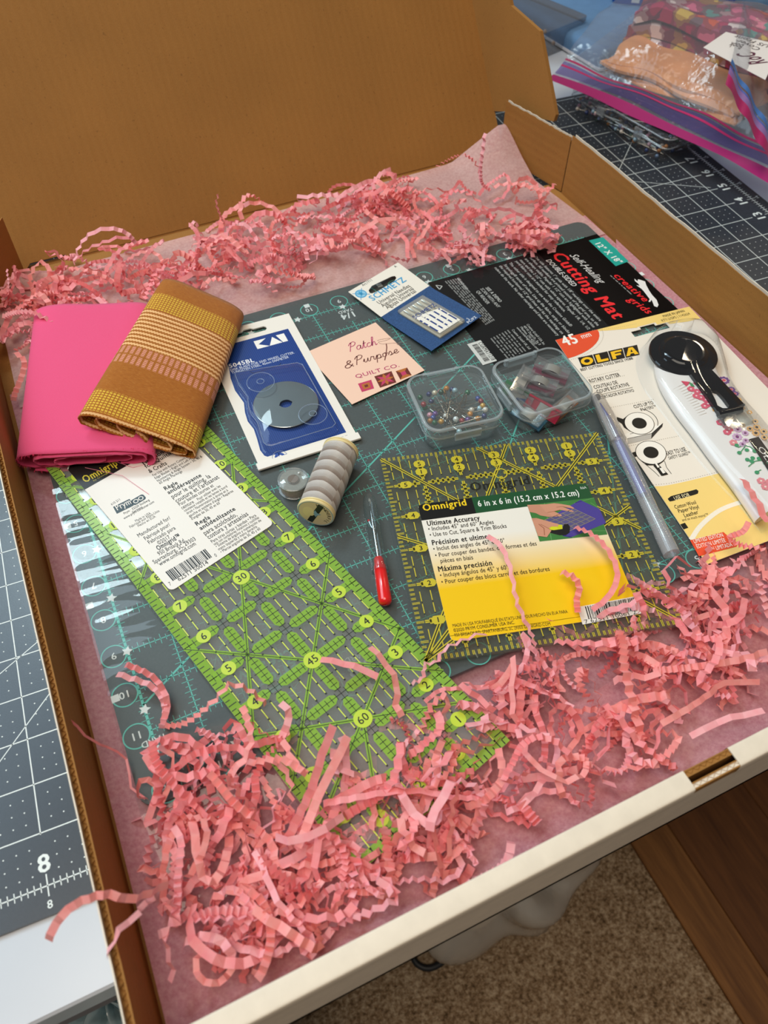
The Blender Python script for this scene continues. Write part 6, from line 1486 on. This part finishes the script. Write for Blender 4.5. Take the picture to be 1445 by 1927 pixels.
for lst, parts, n_each, zt, lr, sd_, st_ in ((BACK, ((0, 250, 'left end of the heap along the lid'), (250, 540, 'heap along the lid behind the striped fabric'), (540, 780, 'middle of the heap along the lid'), (780, 1100, 'right end of the heap along the lid')), (24, 30, 30, 26), 1.1, (1.6, 4.0), 5, 30),
        (FRONT, ((0, 480, 'heap at the near left corner of the box'), (480, 700, 'heap over the near end of the long green ruler'), (700, 900, 'heap between green ruler and front wall'), (900, 1200, 'heap below the square ruler'), (1200, 1500, 'heap at the right below the yellow card')), (28, 22, 24, 34, 26), 1.0, (1.6, 4.2), 6, 24)):
    for i, (lo, hi, place) in enumerate(parts):
        fill_heap(part_of(lst, lo, hi), n_each[i], zt, lr, 'paper_strand', 'pink crinkle paper strand in the ' + place, 'crinkle strands in the ' + place, sd_*10+i, st_)
# ---------------------------------------------------------------- behind the box: bags, pin tray, pressing board
def floral_mat():
    m, n, b = base_mat('floral_cotton')
    co = n.new('ShaderNodeTexCoord').outputs['Object']
    wob = n.new('ShaderNodeVectorMath', operation='ADD'); nz_ = n.new('ShaderNodeTexNoise'); n.put(nz_.inputs['Vector'], co); nz_.inputs['Scale'].default_value = 60
    sc_ = n.new('ShaderNodeVectorMath', operation='SCALE'); n.l.new(nz_.outputs['Color'], sc_.inputs[0]); sc_.inputs['Scale'].default_value = .02
    n.l.new(co, wob.inputs[0]); n.l.new(sc_.outputs[0], wob.inputs[1])
    v = n.new('ShaderNodeTexVoronoi'); n.l.new(wob.outputs[0], v.inputs['Vector']); v.inputs['Scale'].default_value = 62
    sp = n.new('ShaderNodeSeparateColor'); n.l.new(v.outputs['Color'], sp.inputs[0])
    pal = n.ramp(sp.outputs[0], [(0, lin('#b3214f')), (.18, lin('#e0688a')), (.34, lin('#f0d9d2')), (.5, lin('#5f8f86')), (.62, lin('#d8552f')), (.74, lin('#6d2340')), (.86, lin('#d9b24a')), (1, lin('#2d3f45'))])
    for e in pal.node.color_ramp.elements: pass
    pal.node.color_ramp.interpolation = 'CONSTANT'
    d = n.math('GREATER_THAN', v.outputs['Distance'], .42)
    n.put(b.inputs['Base Color'], n.mix(n.math('MULTIPLY', d, .7), pal, lin('#7d2b44'))); b.inputs['Roughness'].default_value = .8
    return m
peach = pm('#e89e66', .8, 0, .2, .12, 30)
# flat tray of pins under the bag
tu = Vector((.9, -5.41, 0)).normalized(); tv = Vector((-tu.y, tu.x, 0))
ft = Frame((23.0, 20.77, -.495), tu, tv); TLn, TWd, THt = 5.5, 3.2, .95
pt = thing('pin_tray', 'flat clear plastic tray of mixed ball-headed pins under the zip bag', 'box', tuple(ft(TLn/2, TWd/2, 0)))
tp = clear('tray_plastic', '#eef0f2', .9, 1.45, .05, '#cfd3d8', .06); te = clear('tray_edge', '#e8ecee', 1.1, 1.5, .25, '#c9ced4', .1)
mb = MB(); mb.loft([(rrect(TLn/2, TWd/2, TLn-.3, TWd-.3, .3, 4), 0), (rrect(TLn/2, TWd/2, TLn-.1, TWd-.1, .35, 4), .55), (rrect(TLn/2, TWd/2, TLn, TWd, .35, 4), .6), (rrect(TLn/2, TWd/2, TLn, TWd, .35, 4), THt-.05), (rrect(TLn/2, TWd/2, TLn-.15, TWd-.15, .3, 4), THt)], 0, ft); mb.build('tray_body', tp, pt, 40)
mb = MB()
for z in (.56, THt-.04): mb.loft([(rrect(TLn/2, TWd/2, TLn+.02, TWd+.02, .36, 5), z), (rrect(TLn/2, TWd/2, TLn+.05, TWd+.05, .37, 5), z+.04), (rrect(TLn/2, TWd/2, TLn-.02, TWd-.02, .34, 5), z+.07)], 0, ft, (False, False))
mb.build('tray_rim', te, pt, 60)
mb = MB(); mb.box((1.7, -.06, .5), (2.1, .02, .85), 0, ft); mb.box((3.8, -.06, .5), (4.2, .02, .85), 0, ft); mb.build('latch', te, pt)
rq = random.Random(31); PC = ['#9aa7d0', '#c58fa8', '#31406f', '#b9793c', '#8fb0c4', '#5b6f8a', '#c9a9b6', '#3c5a4c', '#d8cfc4', '#a8744a']
PN = ['lilac', 'rose', 'navy', 'copper', 'pale blue', 'slate blue', 'pale pink', 'dark green', 'ivory', 'bronze']
for i in range(110):
    x, y, z = rq.uniform(.3, TLn-.3), (.25 if rq.random() < .55 else 0)+rq.uniform(0, .5 if i < 60 else TWd-.6), rq.uniform(.12, .5)
    yaw = rq.uniform(0, 6.28); p = ft(x, y, z); e = Vector((math.cos(yaw), math.sin(yaw), 0))*1.3
    for _ in range(40):
        e = Vector((math.cos(yaw), math.sin(yaw), 0))*1.3; qx, qy = x+e.dot(tu), y+e.dot(tv)
        if .2 < qx < TLn-.2 and .2 < qy < TWd-.2: break
        yaw += .16
    o = proto['o'].copy(); COL.objects.link(o); o['label'] = PN[i % len(PC)] + ' ball-headed pin in the flat tray under the zip bag'; o['group'] = 'pins in the flat tray'; o.location = p*S; o.rotation_euler = (0, rq.uniform(-.08, .08), yaw)
    ccol = PC[i % len(PC)]; key = 'hd'+ccol
    if key not in GL:
        md = proto['h'].data.copy(); md.materials[0] = pm(ccol, .2, .1, .6); GL[key] = md
    a_h = proto['h'].copy(); a_h.data = GL[key]; COL.objects.link(a_h); a_h.parent = o
    a_n = proto['n'].copy(); COL.objects.link(a_n); a_n.parent = o
# pressing board and what stands on it
fbd = Frame((26.3, 23.1, -.495), (.985, .17, 0), (-.095, .995, 0))
bd = thing('pressing_board', 'pale blue cloth covered pressing board behind the zip bag', 'pressing board', tuple(fbd(8, 7, 0)))
mb = MB(); mb.loft([(rrect(9, 9, 18, 18, .3, 3), .1), (rrect(9, 9, 18.1, 18.1, .35, 3), .5), (rrect(9, 9, 17.9, 17.9, .3, 3), .72), (rrect(9, 9, 17.5, 17.5, .3, 3), .8)], 0, fbd); mb.build('padded_cover', pm('#5f82a8', .85, 0, .2, .08, 50, .3, 400), bd, 50)
mb = MB(); mb.loft([(rrect(9, 9, 18.1, 18.1, .2, 2), 0), (rrect(9, 9, 18.1, 18.1, .2, 2), .1)], 0, fbd); mb.build('board_base', pm('#d8d8dc', .5), bd)
fr_ = Frame(at(1157, 6, .31), (at(1290, 20, .31)-at(1157, 6, .31)), (0, 0, 1)); fr_.y = Vector((0, 0, 1)); fr_.n = Vector((-fr_.x.y, fr_.x.x, 0))
bc_ = thing('blue_case', 'royal blue case with white upright bars standing at the very top edge', 'case', tuple(fr_(2, 0, 2)))
mb = MB(); mb.loft([([(x, y) for x, y in rrect(2.6, .9, 5.6, 1.8, .25, 4)], 0), ([(x, y) for x, y in rrect(2.6, .9, 5.6, 1.8, .25, 4)], 3)], 0, fr_); mb.build('case_body', pm('#1450a8', .35), bc_, 40)
P = Print(Frame(fr_.o-fr_.n*.002, fr_.x, fr_.y), 0); P.fr.n = -fr_.n
for k in range(4): P.poly('#dfe6ec', [(.75+k*.66, .1), (1.12+k*.66, .1), (1.12+k*.66, 1.5), (.75+k*.66, 1.5)], 1)
P.build('white_bars', bc_)
# second clear container by the lid flap
fc2 = Frame((24.4, 25.2, -.575), (.96, .27, 0), (-.27, .96, 0)); c2_ = thing('storage_box', 'clear plastic storage box standing behind the lid flap', 'box', tuple(fc2(1.5, 2.5, 0)))
mb = MB(); mb.loft([(rrect(1.5, 2.6, 2.8, 5.0, .2, 3), .0), (rrect(1.5, 2.6, 3.0, 5.2, .2, 3), 1.0), (rrect(1.5, 2.6, 3.1, 5.3, .2, 3), 1.02), (rrect(1.5, 2.6, 3.1, 5.3, .2, 3), 1.2), (rrect(1.5, 2.6, 2.9, 5.1, .2, 3), 1.24)], 0, fc2); mb.build('box_body', clear('storage_plastic', '#dcdcde', .9, 1.45, .2, '#9a9590', .1), c2_, 40)
mb = MB()
for i in range(26): mb.sphere(fc2(rq.uniform(.4, 2.6), rq.uniform(.4, 3.5), rq.uniform(.12, .5)), .1, 8)
mb.build('beads', pm('#b59a86', .5), c2_, 60, kind='stuff')
# big zip bag with two folded fabrics and a paper label
M0, M1, F1_, F0_ = Vector((22.5, 21.5, 0)), Vector((25.6, 10.9, 0)), Vector((36.5, 14.0, 0)), Vector((31.5, 26.5, 0))
def bagz(u, v): return .62+.35*min(1, v*6)+2.0*math.sin(min(1, max(0, (v-.12)/.8))*PI)**.8*(.45+.55*math.sin(min(1, max(0, u))*PI)**.6)+.10*math.sin(u*23+v*5)*min(1, v*4)+.06*math.sin(u*9-v*31)
def bagp(u, v, dz=0):
    p = (M0*(1-u)+M1*u)*(1-v)+(F0_*(1-u)+F1_*u)*v; p = p + Vector((.35*math.sin(u*PI*1.0), 0, 0))*(1-v)
    return (p.x, p.y, bagz(u, v)+dz)
zb = thing('zip_bag', 'clear zip bag with magenta zipper holding folded peach and floral fabrics', 'zip bag', (29, 18, .5))
bagm = clear('zip_bag_film', '#f0f1f4', .8, 1.45, .12, '#c9cdd6', .08, .8, 90)
mb = MB(); mb.grid(lambda u, v: bagp(u, v), 60, 60); mb.build('bag_front', bagm, zb, 180)
mb = MB(); mb.grid(lambda u, v: (*bagp(u, v)[:2], .58+.2*min(1, v*6)*(0.2)), 20, 20); mb.build('bag_back', bagm, zb, 180)
def zstrip(name, v0, v1, m, dz):
    mb = MB(); mb.grid(lambda u, v: bagp(u, v0+(v1-v0)*v, dz), 60, 2); return mb.build(name, m, zb, 180)
zstrip('zipper_lip', -.03, .016, pm('#a3266a', .35, 0, .5), .02); zstrip('zipper_band', .028, .10, clear('violet_zip', '#c3b6dc', 1.0, 1.5, .22, '#7a70b4', .12), .025)
zstrip('zipper_track', .075, .084, pm('#b82a63', .35), .035); zstrip('zipper_track', .105, .114, pm('#a82c5c', .35), .035)
def inbag(name, label, u0, u1, v0, v1, h, m, seed, lay):
    """folded cloth lying in the bag: stacked soft layers"""
    t = thing(name, label, 'fabric', (29, 18, .6))
    for k in range(lay):
        def fn(u, v):
            uu_, v_ = u0+(u1-u0)*u+.012*math.sin(v*9+k*2+seed), v0+(v1-v0)*v+.010*math.sin(u*11+k+seed)+.012*(k % 2)
            x, y, z = bagp(uu_, v_); zt = .62+(min(h, z-.12)-.62)*(k+1)/lay
            e = min(u, 1-u, v, 1-v); zt -= .16*max(0, 1-e/.06)**2
            return (x, y, zt+(.05*math.sin(u*14+v*6+k+seed)+.07*math.sin(v*16-u*3+k)*(1-v))*(k+1)/lay)
        mb = MB(); mb.grid(fn, 40, 24); mb.build('fold', m, t, 180)
        sd_ = MB()
        N = 40
        ring = [fn(i/N, 0) for i in range(N)]+[fn(1, i/N) for i in range(N)]+[fn(1-i/N, 1) for i in range(N)]+[fn(0, 1-i/N) for i in range(N)]
        rz = .62 if k == 0 else None
        low = [(x, y, max(.6, z-(h-.62)/lay*.75)) for x, y, z in ring]
        n4 = len(ring); sd_.add(ring+low, [(i, (i+1) % n4, n4+(i+1) % n4, n4+i) for i in range(n4)]); sd_.build('fold_edge', m, t, 180)
    return t
inbag('folded_fabric', 'peach orange cloth folded inside the clear zip bag, below the floral one', .12, .66, .19, .62, 1.2, peach, 1, 4)
inbag('folded_fabric', 'pink and teal floral cloth folded inside the clear zip bag, on top', .10, .85, .44, .92, 2.5, floral_mat(), 4, 3)
# handwritten paper tag on the bag
tc = [Vector(at(x, y, 2.75)) for x, y in ((1323.5, 89), (1366, 60), (1470, 85), (1440, 150))]
FT = Frame(tc[1]+Vector((0, 0, -.0)), tc[0]-tc[1], tc[1]-tc[2]); FT.n = Vector((0, 0, 1))
mb = MB(); mb.add([tuple(p+Vector((0, 0, d))) for d in (-.012, 0) for p in tc], [(0, 3, 2, 1), (4, 5, 6, 7), (0, 1, 5, 4), (1, 2, 6, 5), (2, 3, 7, 6), (3, 0, 4, 7)])
tg = mb.build('paper_tag', pm('#e4dcd6', .6), None, None, 'white paper note with handwriting upside down on the zip bag', 'note')
ftx = Frame(at(1430, 160, 2.757), at(1330, 89, 2.757)-at(1430, 140, 2.757), at(1440, 140, 2.757)-at(1470, 85, 2.757)); 
class PT(Frame): pass
P = Print(Frame(at(1400, 100, 2.757), (1, 0, 0), (0, 1, 0)), 0)
for t_, a, b, sz, bo in (('Book', (1401, 84), (1377, 79), .5, .0), ('Cover', (1434, 92), (1392, 74), .3, -.01), ('US Front', (1450, 86), (1386, 66), .26, -.012), ('RoC', (1446, 118), (1416, 97), .75, .03)):
    P.text('#3b2b2e' if t_ != 'RoC' else '#5a1f3c', t_, P.fr.loc(*a), P.fr.loc(*b), sz, 1, bold=bo, shear=.1)
P.build('handwriting', tg)
# second zip bag at the right edge, its zipper strip leaning across the first
zb2 = thing('zip_bag', 'second clear zip bag at the right edge with an upright magenta and blue zipper', 'zip bag', (27, 13, .5))
A0, A1 = at(1367, 150, 3.0), at(1452, 300, 1.3)
def b2(u, v): 
    p = A0.lerp(A1, u) + Vector((1.9, 1.9, 0))*v*3.0; return (p.x, p.y, p.z + .35*math.sin(v*PI)+.06*math.sin(u*17+v*9)-.25*v)
mb = MB(); mb.grid(b2, 30, 30); mb.build('bag_front', bagm, zb2, 180)
for nm_, v0, v1, c in (('zipper_lip', -.04, .04, '#a8175f'), ('zipper_band', .04, .085, '#8d6aa8'), ('zipper_track', .085, .10, '#4a5fb0'), ('zipper_track', .115, .155, '#3f72b8')):
    mb = MB(); mb.grid(lambda u, v: tuple(Vector(b2(u, v0+(v1-v0)*v))+Vector((0, 0, .03))), 30, 1); mb.build(nm_, pm(c, .35), zb2, 180)

# ---------------------------------------------------------------- below the table edge
def crumple(name, label, cat, c, rad, sc3, m, seed, parent=None, ribs=0):
    r = random.Random(seed); ws = [(r.uniform(1, 7), r.uniform(1, 7), r.uniform(0, 6), r.uniform(.03, .11)) for _ in range(10)]
    def fn(u, v):
        a, b = 2*PI*u, PI*v; k = 1+sum(w_[3]*math.sin(round(w_[0])*a+2*math.cos(a)+w_[1]*b+w_[2]) for w_ in ws)
        x, y, z = math.sin(b)*math.cos(a), math.sin(b)*math.sin(a), -math.cos(b)
        return (c[0]+x*rad*k*sc3[0], c[1]+y*rad*k*sc3[1], c[2]+z*rad*k*sc3[2])
    mb = MB(); mb.grid(fn, 60, 40); return mb.build(name, m, parent, 180, label, cat)
pb = thing('plastic_bag', 'cloudy clear plastic bag standing on the carpet under the front of the box', 'plastic bag', (11.6, 1, FZ))
crumple('bag_skin', None, None, (10.9, -.75, FZ+4.2), 3.5, (1.25, .78, 1.2), clear('cloudy_bag', '#f0eeea', 1.2, 1.5, .42, '#efe9de', .12), 5, pb)
crumple('bag_contents', None, None, (11.0, -.3, FZ+3.6), 2.6, (1.2, .7, 1.1), pm('#dccfb8', .8, 0, .3, .2, 40), 9, pb)
mb = MB(); cpth = [at(815, 1778, FZ+.2), at(780, 1790, FZ+.2), at(783, 1812, FZ+.2), at(808, 1822, FZ+.2), at(838, 1805, FZ+.2), at(856, 1770, FZ+.25), at(852, 1740, FZ+.3)]
mb.tube([tuple(p) for p in smooth_path([tuple(p) for p in cpth], 8)], .16, 10); mb.build('power_cord', pm('#15161a', .5), None, 60, 'looped black cord lying on the carpet beside the cloudy plastic bag', 'cord')
fb2 = Frame((-8.5, -6.0, FZ), (1, 0, 0), (0, 1, 0)); bn = thing('plastic_bin', 'tall clear plastic bin with crumpled wrapping below the table edge at lower left', 'bin', (-4, -3, FZ))
mb = MB(); mb.loft([(rrect(4.2, 4.4, 8, 6.2, .6, 4), 0), (rrect(4.2, 4.4, 8.6, 6.8, .6, 4), 20.5), (rrect(4.2, 4.4, 9, 7.2, .6, 4), 20.6), (rrect(4.2, 4.4, 8.6, 6.8, .6, 4), 21.0), (rrect(4.2, 4.4, 8.3, 6.5, .6, 4), 20.6), (rrect(4.2, 4.4, 7.8, 6.0, .6, 4), .3)], 0, fb2, (True, True)); mb.build('bin_body', clear('bin_plastic', '#dff0fa', 1.1, 1.5, .25, '#bcdcee', .08), bn, 40)
crumple('bin_wrapping', None, None, (-3.6, -1.7, FZ+19.3), 2.6, (1.1, .9, .75), clear('wrapping_film', '#e6f4f8', 1.6, 1.6, .45, '#d9f0f4', .1), 15, bn)
crumple('bin_filling', None, None, (-4.6, -1.6, FZ+16.5), 3.2, (1.1, .85, .8), pm('#a8b6b4', .7, 0, .4, .3, 60), 17, bn)
